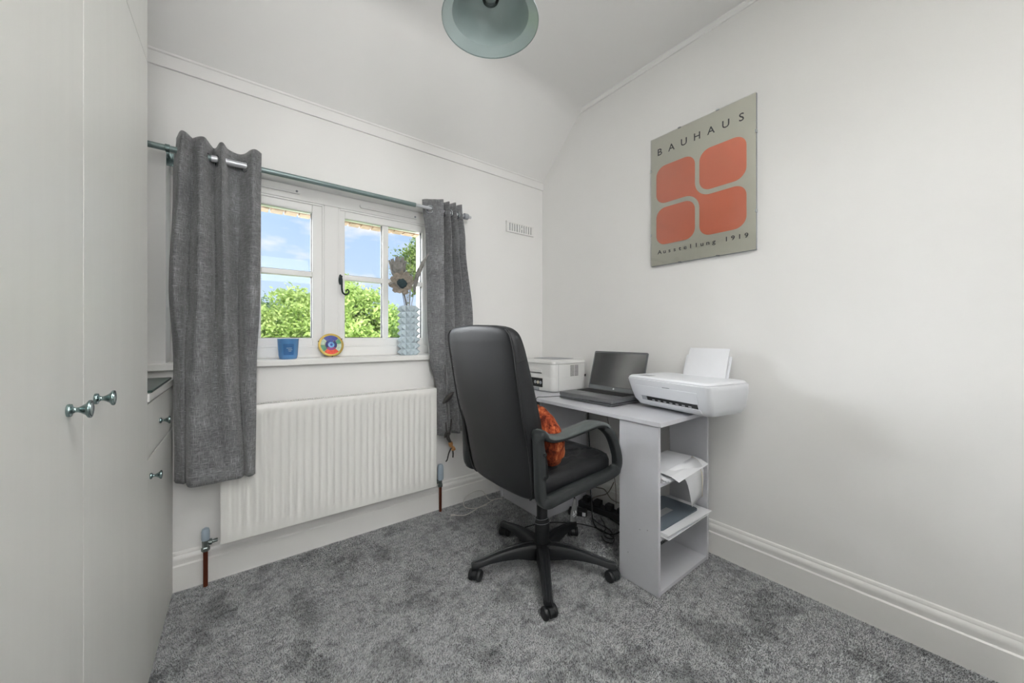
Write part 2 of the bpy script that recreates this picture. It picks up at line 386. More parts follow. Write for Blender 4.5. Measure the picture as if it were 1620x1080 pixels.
b = N(); tube(b, [(.507,2.285,1.445), (.508,2.268,1.43), (.508,2.265,1.40), (.509,2.265,1.372), (.514,2.265,1.352), (.527,2.265,1.342), (.541,2.265,1.348), (.547,2.265,1.360), (.541,2.265,1.371), (.532,2.265,1.366), (.533,2.265,1.358)], lambda t: .0058*(1-.45*t), 8)
tube(b, [(.507,2.292,1.44), (.507,2.27,1.445)], .007, 10)
obj('handle_tail', b, 'iron', h, smooth=True)
for x0, x1, z in ((-.07, .305, 1.888), (.616, .979, 1.882)):
    b = N(); prism(b, [(u, v) for u, v in rrect(x0, x1, z-.012, z+.012, .0115)], lambda u, v, t: (u, t, v), 2.299, 2.291)
    v = obj('trickle_vent', b, 'upvc', win, smooth=True, angle=30)
    b = N(); box(b, x0+.05, x1-.03, 2.2895, 2.2915, z-.0025, z+.0035); obj('vent_slider', b, 'upvc', v)
    b = N(); lathe(b, [(.006,0), (.006,.003)], (x1-.018, 2.2915, z), 12, axis((0,-1,0))); obj('screw_cap', b, 'pgrey', v)

# ------------------------------------------------------------------ wall vent
v = thing('wall_vent', 'small white slotted air vent high on wall right of the curtains', 'vent', (1.724, 2.15, 1.865))
b = N(); vx0, vx1, vz0, vz1 = 1.593, 1.856, 1.866, 1.944
box(b, vx0, vx1, 2.146, 2.1499, vz0, vz1); t = .011
for q in ((vx0, vx1, vz0, vz0+t), (vx0, vx1, vz1-t, vz1), (vx0, vx0+.02, vz0+t, vz1-t), (vx1-.02, vx1, vz0+t, vz1-t)): box(b, q[0], q[1], 2.136, 2.147, q[2], q[3])
obj('vent_frame', b, 'trim', v, bev=.0015)
obj('backing', box(N(), vx0+.018, vx1-.018, 2.1445, 2.146, vz0+.01, vz1-.01), 'pgrey', v)
k = 11
for i in range(k):
    xx = vx0+.02+(vx1-vx0-.04)*(i)/(k-1)
    obj('slat', box(N(), xx-.0065, xx+.0065, 2.1375, 2.146, vz0+t, vz1-t), 'trim', v)
obj('knob', box(N(), 1.722, 1.752, 2.1345, 2.1375, 1.8995, 1.911), 'trim', v)

# ------------------------------------------------------------------ fitted wardrobe and low cupboard
WR = thing('fitted_wardrobe', 'tall white fitted wardrobe on the left, with green-grey metal knobs', 'wardrobe', (-.194, 2.133, 0), -.0197)
def L(name, bm, m, parent, **kw): return obj(name, bm, m, parent, local=True, **kw)
L('carcass', box(N(), -.585, -.0205, -3.0, -.531, 0, 2.685), 'ward', WR)
L('door_gap_shade', box(N(), -.0203, -.0183, -2.9, -.536, .01, 2.68), 'gap', WR)  # dark sheet added so the gaps between doors read as shaded
def knob(par, y, z, s=1.0, x0=0):
    b = N(); k = s
    lathe(b, [(.0105*k,0), (.0110*k,.002), (.0105*k,.0045), (.0060*k,.006), (.0042*k,.009), (.0042*k,.012), (.0062*k,.016), (.0105*k,.0215), (.0152*k,.0245), (.0155*k,.0262), (.0150*k,.0275), (.0125*k,.0275), (.0125*k,.0266), (.0115*k,.0266), (.011*k,.0285), (.002,.0290)], (x0, y, z), 24, axis((1,0,0)))
    return L('knob', b, 'pewter', par, smooth=True, angle=50)
for i, (y0, y1) in enumerate(((-1.108, -.533), (-1.70, -1.110), (-2.30, -1.702))):
    dz = 1.955
    d = L('door', box(N(), -.018, 0, y0, y1, .004, dz), 'ward', WR, bev=.0015)
    if i < 2: knob(d, (-1.044 if i == 0 else -1.187), .975)
    L('upper_door', box(N(), -.018, 0, y0, y1, dz+.0035, 2.683), 'ward', WR, bev=.0015)
LC = thing('low_cupboard', 'low white fitted cupboard with drawer, under the left window end', 'cabinet', (-.194, 2.133, 0), -.0197)
L('body', box(N(), -.50, -.0189, -.529, -.002, 0, .893), 'ward', LC)
L('cabinet_top', box(N(), -.50, .004, -.529, -.001, .894, .920, bev=.002), 'trim', LC)
d = L('drawer', box(N(), -.018, -.001, -.527, -.022, .716, .886), 'ward', LC, bev=.0015); knob(d, -.312, .797, .9, -.001)
d = L('door', box(N(), -.018, -.001, -.527, -.022, .006, .711), 'ward', LC, bev=.0015); knob(d, -.486, .650, .9, -.001)
L('front_gap_shade', box(N(), -.0188, -.0183, -.526, -.004, .01, .888), 'gap', LC)  # dark sheet added for shadow lines round the drawer and door
L('end_stile', box(N(), -.018, -.0015, -.0205, -.002, .006, .892), 'ward', LC)
gt = obj('glass_board', box(N(), -.62, -.196, 1.62, 2.10, .921, .929, bev=.002), 'greenglass', origin=(-.4, 1.86, .921))
tag(gt, 'dark green glass board lying on the low white cupboard', 'board')

# ------------------------------------------------------------------ radiator
RD = thing('radiator', 'white ribbed panel radiator under the window sill', 'radiator', (.48, 2.12, .188))
rx0, rx1, rz0, rz1, ry = -.035, .998, .188, .786, 2.05
def prof_x(n=30):
    xs = [(rx0, 0), (rx0+.018, 0)]; p = (rx1-rx0-.036)/n
    for i in range(n):
        a = rx0+.018+i*p
        xs += [(a+p*.22, 0), (a+p*.32, 1), (a+p*.72, 1), (a+p*.86, 0)]
    return xs+[(rx1-.018, 0), (rx1, 0)]
b = N(); X = prof_x(); zs = [(rz0, 0), (rz0+.045, 0), (rz0+.062, 1), (rz1-.055, 1), (rz1-.038, 0), (rz1-.008, 0)]
G = [[b.verts.new((x, ry+.0075*f*g, z)) for x, f in X] for z, g in zs]
for r0, r1 in zip(G, G[1:]):
    for i in range(len(X)-1): b.faces.new((r0[i], r0[i+1], r1[i+1], r1[i]))
top = [b.verts.new((x, ry+.004, rz1-.001)) for x, f in X]
for i in range(len(X)-1): b.faces.new((G[-1][i], G[-1][i+1], top[i+1], top[i]))
o = obj('front_panel', b, 'radi', RD, smooth=True, angle=60)
b = N(); box(b, rx0, rx0+.004, ry, ry+.062, rz0, rz1); box(b, rx1-.004, rx1, ry, ry+.062, rz0, rz1)
box(b, rx0, rx1, ry+.058, ry+.062, rz0, rz1); box(b, rx0, rx1, ry+.001, ry+.058, rz0, rz0+.003)
obj('casing', b, 'radi', RD, bev=.002)
b = N(); box(b, rx0, rx1, ry+.002, ry+.02, rz1-.003, rz1); box(b, rx0, rx1, ry+.05, ry+.064, rz1-.003, rz1)
for i in range(100):
    xx = rx0+.008+i*(rx1-rx0-.016)/99; box(b, xx-.0018, xx+.0018, ry+.02, ry+.05, rz1-.003, rz1-.001)
obj('top_grille', b, 'radi', RD)
b = N()
lathe(b, [(.005,0), (.005,.003)], (.52, ry-.002, rz1-.018), 12, axis((0,-1,0)))
obj('rivet', b, 'radi', RD)
for xx in (.15, .80):
    obj('bracket', box(N(), xx, xx+.03, ry+.062, 2.149, .25, .70), 'radi', RD)
# valves
def valve(x, y, name, label, trv, side):
    t = thing(name, label, 'valve', (x, y, 0)); 
    b = N(); lathe(b, [(.0085,.002), (.0085,.175)], (x, y, 0), 14); obj('pipe', b, 'copper', t, smooth=True)
    b = N(); lathe(b, [(.0145,.158), (.0155,.162), (.0155,.172), (.012,.176), (.012,.19), (.013,.20), (.010,.215)], (x, y, 0), 6); 
    o = obj('valve_body', b, 'brass', t, smooth=True, angle=35)
    b = N(); lathe(b, [(.008,0), (.0085,.012), (.013,.013), (.013,.022), (.008,.023), (.008,.042)], (x, y, .193), 10, axis((side,0,0))); obj('union_nut', b, 'brass', t, smooth=True, angle=35)
    b = N()
    if trv: lathe(b, [(.0165,.20), (.0185,.206), (.0195,.215), (.0195,.27), (.0175,.288), (.013,.297), (.004,.299)], (x, y, 0), 20)
    else: lathe(b, [(.0135,.205), (.0150,.21), (.0150,.243), (.012,.255), (.004,.26)], (x, y, 0), 18)
    obj('valve_cap', b, 'capblue', t, smooth=True)
valve(1.047, 2.10, 'thermostatic_valve', 'grey-capped thermostatic valve on copper pipe, right end of radiator', True, -1)
valve(-.086, 2.10, 'lockshield_valve', 'small grey-capped valve on copper pipe, left end of radiator', False, 1)

# ------------------------------------------------------------------ curtain rail
RZ, RY = 1.878, 2.07
R = thing('curtain_rail', 'thin grey metal curtain rail spanning the window', 'curtain rail', (.45, RY, RZ))
b = N(); lathe(b, [(.0125,0), (.0125,1.47)], (-.60, RY, RZ), 16, axis((1,0,0))); obj('rail_tube', b, 'railg', R, smooth=True)
b = N(); lathe(b, [(.0095,0), (.0095,.40)], (.85, RY, RZ), 16, axis((1,0,0))); obj('inner_tube', b, 'raillt', R, smooth=True)
b = N(); lathe(b, [(.0135,0), (.0138,.16)], (-.065, RY, RZ), 16, axis((1,0,0))); obj('outer_sleeve', b, 'raillt', R, smooth=True)
b = N(); lathe(b, [(.010,0), (.010,.012), (.0185,.014), (.0195,.018), (.0195,.040), (.0175,.044), (.003,.045)], (1.185, RY, RZ), 18, axis((1,0,0))); obj('finial', b, 'pgrey', R, smooth=True, angle=40)
for xx in (-.205, 1.16):
    b = N(); box(b, xx-.005, xx+.005, RY, 2.149, RZ-.022, RZ-.010, bev=.001); box(b, xx-.012, xx+.012, 2.143, 2.1495, RZ-.045, RZ+.01, bev=.001)
    lathe(b, [(.0155,0), (.0155,.014)], (xx-.007, RY, RZ), 16, axis((1,0,0))); obj('bracket', b, 'pewter', R)

# ------------------------------------------------------------------ curtains
def curtain(name, label, levels, parent_loc, rings):
    t = thing(name, label, 'curtain', parent_loc, group=None)
    LV = [(z, catmull([(x, y, 0) for x, y in p], 7)) for z, p in levels]
    rows = 60; zt, zb = LV[0][0], LV[-1][0]; b = N(); grid = []
    for r in range(rows+1):
        z = zt+(zb-zt)*r/rows
        for (za, A), (zc, C) in zip(LV, LV[1:]):
            if za >= z >= zc-1e-6: break
        u = (za-z)/(za-zc); u = u*u*(3-2*u)
        row = []
        for i, (p, q) in enumerate(zip(A, C)):
            x = p.x+(q.x-p.x)*u; y = p.y+(q.y-p.y)*u
            wv = .0025*math.sin(i*.55+z*9)*math.sin(z*5+i*.2)
            dz = 0
            if r == 0: dz = .004*math.sin(i*.25)
            row.append(b.verts.new((x+wv*.5, y+wv, z+dz)))
        grid.append(row)
    for a, c in zip(grid, grid[1:]):
        for i in range(len(a)-1): b.faces.new((a[i], a[i+1], c[i+1], c[i]))
    cl = obj('curtain_cloth', b, 'curtain', t, smooth=True, solid=.0035, angle=80)
    # stitched hems
    for zz in (zt-.062, zb+.04):
        for (za, A), (zc, C) in zip(LV, LV[1:]):
            if za >= zz >= zc: break
        u = (za-zz)/(za-zc); u = u*u*(3-2*u)
        b = N(); tube(b, [(p.x+(q.x-p.x)*u, p.y+(q.y-p.y)*u-.0015, zz) for p, q in zip(A, C)], .0022, 5, smooth=False)
        obj('hem_stitching', b, 'curtain', t)
    for (x, y, ang) in rings:
        b = N(); mt = Matrix.Rotation(ang, 4, 'Z'); P = [Vector((0, .0225*math.cos(a), .0225*math.sin(a))) for a in [2*PI*i/20 for i in range(20)]]
        tube(b, [(mt @ p)+Vector((x, y, RZ-.006)) for p in P], .0042, 8, closed=True, smooth=False); obj('eyelet', b, 'chrome', t, smooth=True)
    return t
lt_levels = [
 (1.942, [(-.180,2.10), (-.155,2.022), (-.131,2.052), (-.121,2.052), (-.090,2.025), (-.068,2.10), (-.052,2.105), (-.030,2.025), (-.008,2.10), (.03,2.115), (.058,2.07), (.085,2.02), (.113,2.05)]),
 (1.78, [(-.190,2.10), (-.165,2.018), (-.136,2.055), (-.124,2.06), (-.095,2.02), (-.068,2.08), (-.052,2.10), (-.028,2.02), (-.006,2.08), (.03,2.10), (.055,2.06), (.083,2.015), (.112,2.05)]),
 (1.30, [(-.202,2.09), (-.185,2.012), (-.158,2.04), (-.142,2.085), (-.105,2.0), (-.066,2.03), (-.050,2.085), (-.020,2.005), (0.0,2.04), (.028,2.085), (.048,2.03), (.078,1.995), (.108,2.02)]),
 (.96, [(-.189,2.11), (-.180,2.07), (-.16,2.03), (-.150,2.06), (-.125,1.995), (-.08,2.0), (-.05,2.045), (-.02,1.995), (.01,2.0), (.032,2.06), (.048,2.01), (.072,1.99), (.094,2.01)]),
 (.484, [(-.188,2.12), (-.180,2.085), (-.156,2.05), (-.146,2.06), (-.130,1.985), (-.085,1.98), (-.04,1.983), (.0,1.985), (.035,1.985), (.05,2.02), (.055,2.0), (.072,1.985), (.088,2.01)])]
curtain('eyelet_curtain', 'long charcoal woven eyelet curtain left of the window, above the low cupboard end', lt_levels, (-.03, 2.05, .484),
        [(-.171,2.07,.25), (-.077,2.07,-.25), (-.045,2.07,.25), (-.018,2.07,-.3), (.056,2.07,.5)])
rt_levels = [
 (1.932, [(.925,2.10), (.955,2.085), (.985,2.045), (1.022,2.012), (1.030,2.08), (1.045,2.11), (1.068,2.02), (1.074,2.10), (1.09,2.11), (1.112,2.02), (1.118,2.09), (1.138,2.085), (1.165,2.035)]),
 (1.70, [(.945,2.09), (.962,2.07), (.985,2.03), (1.025,2.012), (1.038,2.08), (1.052,2.10), (1.082,2.02), (1.089,2.09), (1.105,2.10), (1.132,2.02), (1.14,2.09), (1.16,2.085), (1.190,2.035)]),
 (1.20, [(.950,2.08), (.962,2.05), (.99,2.025), (1.03,2.015), (1.045,2.06), (1.058,2.08), (1.10,2.02), (1.11,2.07), (1.127,2.08), (1.17,2.02), (1.18,2.07), (1.20,2.07), (1.245,2.035)]),
 (.95, [(.962,2.07), (.975,2.045), (1.0,2.03), (1.035,2.02), (1.055,2.05), (1.07,2.07), (1.11,2.02), (1.125,2.06), (1.142,2.07), (1.185,2.02), (1.195,2.065), (1.215,2.065), (1.26,2.035)]),
 (.80, [(1.006,2.075), (1.012,2.05), (1.025,2.035), (1.05,2.025), (1.07,2.045), (1.085,2.065), (1.12,2.02), (1.14,2.06), (1.155,2.07), (1.195,2.02), (1.21,2.065), (1.23,2.065), (1.268,2.035)]),
 (.494, [(1.012,2.075), (1.022,2.05), (1.04,2.035), (1.07,2.025), (1.09,2.045), (1.105,2.06), (1.14,2.02), (1.155,2.06), (1.17,2.07), (1.20,2.02), (1.22,2.06), (1.24,2.06), (1.27,2.03)])]
curtain('eyelet_curtain', 'charcoal eyelet curtain right of the window, behind the office chair', rt_levels, (1.12, 2.05, .494),
        [(.962,2.07,.9), (1.029,2.07,-.1), (1.056,2.07,.25), (1.071,2.07,-.1), (1.098,2.07,.25), (1.115,2.07,-.1), (1.147,2.07,.4)])

# ------------------------------------------------------------------ things on the sill
SZ = .985
C = thing('candle_jar', 'blue glass candle jar on the window sill', 'candle', (.235, 2.185, SZ))
b = N(); prof = [(.036,0), (.040,.003), (.043,.02), (.0475,.092), (.0485,.104), (.0465,.104), (.0445,.088)]
lathe(b, prof, (.235, 2.185, SZ), 32); obj('jar', b, 'bluejar', C, smooth=True, angle=50)
def arc_label(b, cx, cy, r, z0, z1, a0, a1, n=10, tp=0):
    loft(b, [[(cx+(r+tp*(z-SZ))*math.cos(a), cy+(r+tp*(z-SZ))*math.sin(a), z) for a in [a0+(a1-a0)*i/n for i in range(n+1)]] for z in (z0, z1)], False, False)
am = math.atan2(-2.185, -.235)
b = N(); arc_label(b, .235, 2.185, .0432, SZ+.022, SZ+.078, am-.45, am+.55, tp=.062); obj('label_panel', b, 'bluedark', C, solid=.0008)
b = N()
for zz, a0, a1 in ((.055, -.15, .35), (.047, 0, .4), (.040, .05, .3)): arc_label(b, .235, 2.185, .0441, SZ+zz, SZ+zz+.0025, am+a0, am+a1, tp=.062)
obj('label_lettering', b, 'capblue', C, solid=.0004)
b = N(); lathe(b, [(.0435,.0), (.0435,.006)], (.235, 2.185, SZ+.082), 24); obj('wax', b, 'bluejar', C)

# mosaic disc leaning against the mullion
D = thing('mosaic_dish', 'round gold-rimmed multicoloured disc leaning on the window mullion', 'ornament', (.452, 2.262, SZ))
tilt = math.radians(14); n = Vector((-.18*0, -math.cos(tilt), math.sin(tilt))); mt = axis(n); cc = Vector((.452, 2.268, SZ+.066))
b = N(); lathe(b, [(.064,-.003), (.066,0), (.066,.006), (.062,.009), (.055,.0085), (.052,.004)], cc, 40, mt); obj('rim', b, 'gold', D, smooth=True, angle=50)
cols = {'mred': (214,72,50), 'mgreen': (90,150,120), 'mblue': (60,74,150), 'mpale': (190,208,190), 'mnavy': (44,50,110), 'msky': (110,170,220), 'mpink': (150,70,130)}
for k_, c_ in cols.items(): M[k_] = mat('enamel_'+k_[1:], c_, .25, noise=(90,.25,ONE))
def ring_seg(r0, r1, a0, a1, h, m, nm='tile'):
    nn = max(2, int((a1-a0)/.18)); b = N(); poly = [(r1*math.cos(a0+(a1-a0)*i/nn), r1*math.sin(a0+(a1-a0)*i/nn)) for i in range(nn+1)]+[(r0*math.cos(a1-(a1-a0)*i/nn), r0*math.sin(a1-(a1-a0)*i/nn)) for i in range(nn+1)]
    prism(b, poly, lambda u, v, t: cc+mt @ Vector((u, v, t)), .003, h); obj(nm, b, m, D)
# world 'down' in the disc's plane
dn = mt.inverted() @ Vector((0,0,-1)); a_d = math.atan2(dn.y, dn.x)
for a0, a1, m in ((-.75, .75, 'mred'), (.78, 1.7, 'mpale'), (1.74, 2.3, 'mgreen'), (2.34, 3.9, 'mblue'), (3.94, 4.7, 'mpale'), (4.74, 5.5, 'mgreen')): ring_seg(.031, .054, a_d+a0, a_d+a1, .0065, m)
for a0, a1, m in ((-.9, .9, 'mpink'), (.95, 2.6, 'mnavy'), (2.65, 4.0, 'mblue'), (4.05, 5.35, 'mnavy')): ring_seg(.017, .030, a_d+a0, a_d+a1, .008, m)
b = N(); lathe(b, [(.0165,.003), (.0165,.009), (.012,.010), (.003,.010)], cc, 20, mt); obj('boss', b, 'msky', D, smooth=True)
b = N(); lathe(b, [(.007,.0095), (.007,.0115)], cc, 16, mt); obj('boss_centre', b, 'mblue', D)
for a in (a_d+.05, a_d+2.1, a_d-1.9):
    b = N(); lathe(b, [(.0035,-.002), (.0035,.008)], cc+mt @ Vector((.066*math.cos(a), .066*math.sin(a), 0)), 8, mt); obj('stud', b, 'gasket', D)

# studded vase
vx, vy = .886, 2.215
V = thing('studded_vase', 'pale blue ceramic vase with pyramid studs at right end of sill', 'vase', (vx, vy, SZ))
b = N(); r0, nr, na, H = .050, 8, 11, .305
lathe(b, [(r0-.004,0), (r0-.002,.002), (r0,H-.004), (r0-.003,H), (r0-.008,H-.002), (r0-.008,H-.06)], (vx, vy, SZ), 33)
hh = H/nr
for j in range(nr):
    for i in range(na):
        a0 = 2*PI*i/na; a1 = a0+2*PI/na; am_ = (a0+a1)/2; z0 = SZ+j*hh; z1 = z0+hh; pr = r0/math.cos(PI/na)*.99
        q = [Vector((vx+pr*math.cos(a), vy+pr*math.sin(a), z)) for a, z in ((a0, z0), (a1, z0), (a1, z1), (a0, z1))]
        ap = Vector((vx+(r0+.021)*math.cos(am_), vy+(r0+.021)*math.sin(am_), (z0+z1)/2))
        vs = [b.verts.new(p) for p in q]; va = b.verts.new(ap)
        for s_ in range(4): b.faces.new((vs[s_], vs[(s_+1) % 4], va))
obj('vase_body', b, 'vase', V)
# dried flowers: pixel-measured on the plane Y~2.2
def flower(name, label, base, head, r, petal_m, n, ln, wd, facing, centre=None, cup=.3):
    t = thing(name, label, 'dried flower', base)
    b = N(); mid = (Vector(base)+Vector(head))/2+Vector((.006, 0, 0)); tube(b, [base, mid, head], .0022, 6); obj('stem', b, 'stem', t, smooth=True)
    mt = axis(facing); hd = Vector(head)
    for i in range(n):
        a = 2*PI*i/n+random.uniform(-.15, .15); l = ln*random.uniform(.85, 1.1); b = N(); rows = []
        for k_ in range(5):
            s_ = k_/4; wv = wd*(.35+.75*math.sin(PI*min(.95, s_*.75+.12)))*(1 if k_ < 4 else .75)
            rr = r+l*s_; zz = l*cup*s_*s_*2
            row = []
            for e in (-1, -.33, .33, 1):
                aa = a; u = rr*math.cos(aa)-e*wv*math.sin(aa); v_ = rr*math.sin(aa)+e*wv*math.cos(aa)
                row.append(hd+mt @ Vector((u, v_, zz+.004*abs(e)+random.uniform(-.002, .002))))
            rows.append(row)
        loft(b, rows, False, False); obj('petal', b, petal_m, t, smooth=True, solid=.0012)
    if centre:
        b = N(); bmesh.ops.create_icosphere(b, subdivisions=3, radius=centre)
        for v_ in b.verts: v_.co *= 1+.1*math.sin(v_.co.x*260)*math.cos(v_.co.y*240); v_.co.z *= .55; v_.co = hd+mt @ (v_.co+Vector((0,0,.008)))
        obj('seed_head', b, 'centre', t, smooth=True)
    return t
bz = SZ+.24
flower('dried_flower', 'dried flower with tan petals round a dark teal centre', (vx-.005, vy-.005, bz), (.826, 2.17, 1.418), .010, 'petalt', 11, .066, .019, (-.35, -.9, .15), .030, .22)
flower('dried_flower', 'grey cup-shaped dried flower, uppermost in the studded vase', (vx-.012, vy+.01, bz), (.825, 2.225, 1.46), .012, 'petalg', 11, .040, .021, (-.22, -.45, .86), None, 1.35)
S = thing('dried_reed', 'tall grey feathery dried reed leaning right towards the curtain', 'dried flower', (vx+.01, vy, bz))
b = N(); tube(b, [(vx+.008, vy, bz), (.893, 2.17, 1.33), (.890, 2.11, 1.44), (.905, 2.06, 1.53)], .0022, 6); obj('stem', b, 'stem', S, smooth=True)
b = N(); tube(b, [(.892, 2.14, 1.37), (.889, 2.115, 1.42), (.897, 2.08, 1.49), (.913, 2.05, 1.545), (.935, 2.03, 1.59)], lambda t: .003+.013*math.sin(PI*min(1, t*1.05+.02))*(1-.25*t), 8)
for v_ in b.verts: v_.co += Vector((random.uniform(-1, 1), random.uniform(-1, 1), random.uniform(-1, 1)))*.0022
obj('plume', b, 'petalg', S)
S = thing('dried_grass', 'bunch of thin pale dried stems standing in the vase', 'dried flower', (vx, vy, bz))
for i in range(14):
    a = random.uniform(-.075, .075); q = random.uniform(-.02, .02); z = random.uniform(1.42, 1.60)
    b = N(); tube(b, [(vx+a*.15, vy+q*.5, bz), (vx+a*.45, vy+q, (bz+z)/2), (vx+a*1.0, vy+q*1.3, z)], lambda t: .0016-.0009*t, 5); obj('stem', b, 'stem', S, smooth=True)
b = N(); tube(b, [(vx-.01, vy-.01, bz+.02), (.84, 2.17, 1.35), (.80, 2.16, 1.40), (.77, 2.155, 1.418), (.748, 2.155, 1.405)], .004, 6); obj('curled_stem', b, 'petalg', S, smooth=True)

# ------------------------------------------------------------------ hanging ornament by the radiator
O = thing('hanging_ornament', 'dark twiggy ornament bound with tan twine, hanging right of the radiator', 'ornament', (1.04, 1.985, .60))
b = N(); tube(b, [(1.022,1.985,.93), (1.024,1.985,.80), (1.03,1.985,.70), (1.04,1.985,.60), (1.045,1.985,.50)], .0014, 5); obj('cord', b, 'bronze', O)
b = N(); rows = []
for k_ in range(7):
    s_ = k_/6; cx = 1.003+.075*s_; cz = .700+.062*s_; wv = .017*math.sin(PI*min(.97, s_*.9+.06))
    rows.append([(cx-wv*.5, 1.984, cz+wv), (cx, 1.978, cz), (cx+wv*.5, 1.984, cz-wv)])
loft(b, rows, False, False); obj('leaf', b, 'bronze', O, solid=.002, smooth=True)
b = N()
tube(b, [(1.062,1.985,.60), (1.057,1.985,.55), (1.045,1.985,.50)], .005, 6); tube(b, [(1.026,1.985,.585), (1.028,1.985,.545), (1.037,1.985,.51)], .0042, 6)
tube(b, [(1.036,1.985,.525), (1.040,1.985,.49), (1.055,1.985,.46), (1.062,1.985,.44)], lambda t: .013-.006*t, 8); tube(b, [(1.037,1.985,.52), (1.022,1.985,.512), (1.020,1.985,.495)], .006, 6)
obj('figure', b, 'bronze', O, smooth=True)
b = N(); tube(b, [(1.056,1.985,.462), (1.06,1.985,.44), (1.072,1.983,.425), (1.076,1.982,.41)], lambda t: .011+.003*math.sin(9*t), 8); obj('twine_binding', b, 'tan', O, smooth=True)
b = N(); tube(b, [(1.062,1.985,.425), (1.045,1.985,.395), (1.035,1.985,.36), (1.025,1.985,.35)], .0038, 6); tube(b, [(1.070,1.985,.42), (1.074,1.985,.39), (1.073,1.985,.365)], .0042, 6); obj('tail', b, 'bronze', O, smooth=True)

# ------------------------------------------------------------------ pendant lamp
P = thing('pendant_lamp', 'round pale grey-green metal pendant lampshade below the ceiling', 'lamp', (.645, .949, 2.08))
pc = (.645, .949, 2.08)
b = N(); lathe(b, [(.150,.0), (.1505,.004), (.122,.022), (.118,.05), (.105,.09), (.075,.125), (.045,.145), (.032,.155), (.030,.20), (.012,.21),
                   (.011,.21), (.028,.198), (.030,.154), (.043,.142), (.072,.121), (.102,.088), (.115,.049), (.119,.021), (.148,.002)], pc, 64, cap=False)
bmesh.ops.remove_doubles(b, verts=b.verts, dist=1e-5); obj('shade', b, 'lampi', P, smooth=True, angle=28)
b = N(); lathe(b, [(.0,.205), (.021,.20), (.021,.135), (.017,.13), (0,.13)], pc, 20); obj('lamp_holder', b, 'lampo', P, smooth=True)
b = N(); lathe(b, [(.001,.055), (.012,.057), (.024,.066), (.030,.083), (.028,.10), (.018,.12), (.013,.134)], pc, 24); obj('bulb', b, 'bulb', P, smooth=True)
b = N(); tube(b, [(.645,.949,2.285), (.645,.949,2.66)], .0035, 8, smooth=False); obj('flex', b, 'cableg', P)
b = N(); lathe(b, [(.008,.57), (.03,.575), (.048,.60), (.05,.609)], pc, 24); obj('ceiling_rose', b, 'lampo', P, smooth=True)

# ------------------------------------------------------------------ framed poster (wall right, X = XR)
PY0, PY1, PZ0, PZ1 = .660, 1.197, 1.505, 2.236      # right edge, left edge, bottom, top
PP = thing('framed_poster', 'cream poster with four terracotta rounded blocks on the right wall', 'picture', (XR, (PY0+PY1)/2, PZ0))
obj('backing', box(N(), XR-.013, XR-.002, PY0, PY1, PZ0, PZ1), 'pgrey', PP)
obj('print', box(N(), XR-.0145, XR-.013, PY0+.001, PY1-.001, PZ0+.001, PZ1-.001), 'cream', PP)
W_, H_ = PY1-PY0, PZ1-PZ0
def pf(u, v, t): return (XR-.0145-t, PY1-u*W_, PZ0+v*H_)   # u from left, v from bottom
def arc(cx, cy, r, a0, a1, n=8): return [(cx+r/W_*math.cos(math.radians(a0+(a1-a0)*i/n)), cy+r/H_*math.sin(math.radians(a0+(a1-a0)*i/n))) for i in range(n+1)]
def rb(u0, u1, v0, v1, r, m='pored'):
    ru, rv = r/W_, r/H_
    return arc(u1-ru, v1-rv, r, 0, 90)+arc(u0+ru, v1-rv, r, 90, 180)+arc(u0+ru, v0+rv, r, 180, 270)+arc(u1-ru, v0+rv, r, 270, 360)
uA, uB, uC, uD = .062, .472, .515, .925     # column edges
vA, vB, vC, vD = .156, .441, .475, .765     # row edges (bottom to top)
r = .055; g = (uC-uB)*W_; gv = (vC-vB)*H_; ru, rv = r/W_, r/H_
b = N(); prism(b, rb(uC, uD, vC, vD, r), pf, 0, .0006); obj('printed_shape', b, 'pored', PP)
b = N(); prism(b, rb(uA, uB, vA, vB, r), pf, 0, .0006); obj('printed_shape', b, 'pored', PP)
RR = r+g
def ell(cx, cy, a0, a1, n=8):
    Ru = ru+(uC-uB); Rv = rv+(vC-vB); return [(cx+Ru*math.cos(math.radians(a0+(a1-a0)*i/n)), cy+Rv*math.sin(math.radians(a0+(a1-a0)*i/n))) for i in range(n+1)]
poly = arc(uB-ru, vD-rv, r, 0, 90)+arc(uA+ru, vD-rv, r, 90, 180)+arc(uA+ru, vC+rv, r, 180, 270)
poly += ell(uB-ru, vB-rv, 90, 0)                 # concave sweep round lower-left block
poly += arc(uC+ru, vA+rv, r, 180, 270)+arc(uD-ru, vA+rv, r, 270, 360)+arc(uD-ru, vB-rv, r, 0, 90)
poly += ell(uC+ru, vC+rv, 270, 180)
b = N(); prism(b, poly, pf, 0, .0006); obj('printed_shape', b, 'pored', PP)
def text(body, u0, u1, v, size, parent, mname='ink', sx=1.0):
    """one small mesh per letter, evenly tracked between u0 and u1"""
    n = len(body)
    for i, ch in enumerate(body):
        if ch == ' ': continue
        cu = bpy.data.curves.new('letter', 'FONT'); cu.body = ch; cu.size = size; cu.extrude = .0002; cu.resolution_u = 3; cu.align_x = 'CENTER'; cu.offset = .0004
        o = bpy.data.objects.new('letter', cu); COL.objects.link(o); bpy.context.view_layer.update()
        me = bpy.data.meshes.new_from_object(o); bpy.data.objects.remove(o); u = u0+(u1-u0)*i/(n-1)
        for v_ in me.vertices:
            p = pf(u, v, .0006+v_.co.z); v_.co = (p[0], p[1]-v_.co.x*sx, p[2]+v_.co.y)
        me.transform(ROOT[parent.name].inverted()); me.materials.append(M[mname])
        o = bpy.data.objects.new('letter', me); COL.objects.link(o); o.parent = parent; ROOT[o.name] = ROOT[parent.name]
text('BAUHAUS', .10, .885, .857, .054, PP)
text('Ausstellung 1919', .10, .925, .088, .031, PP, sx=1.15)
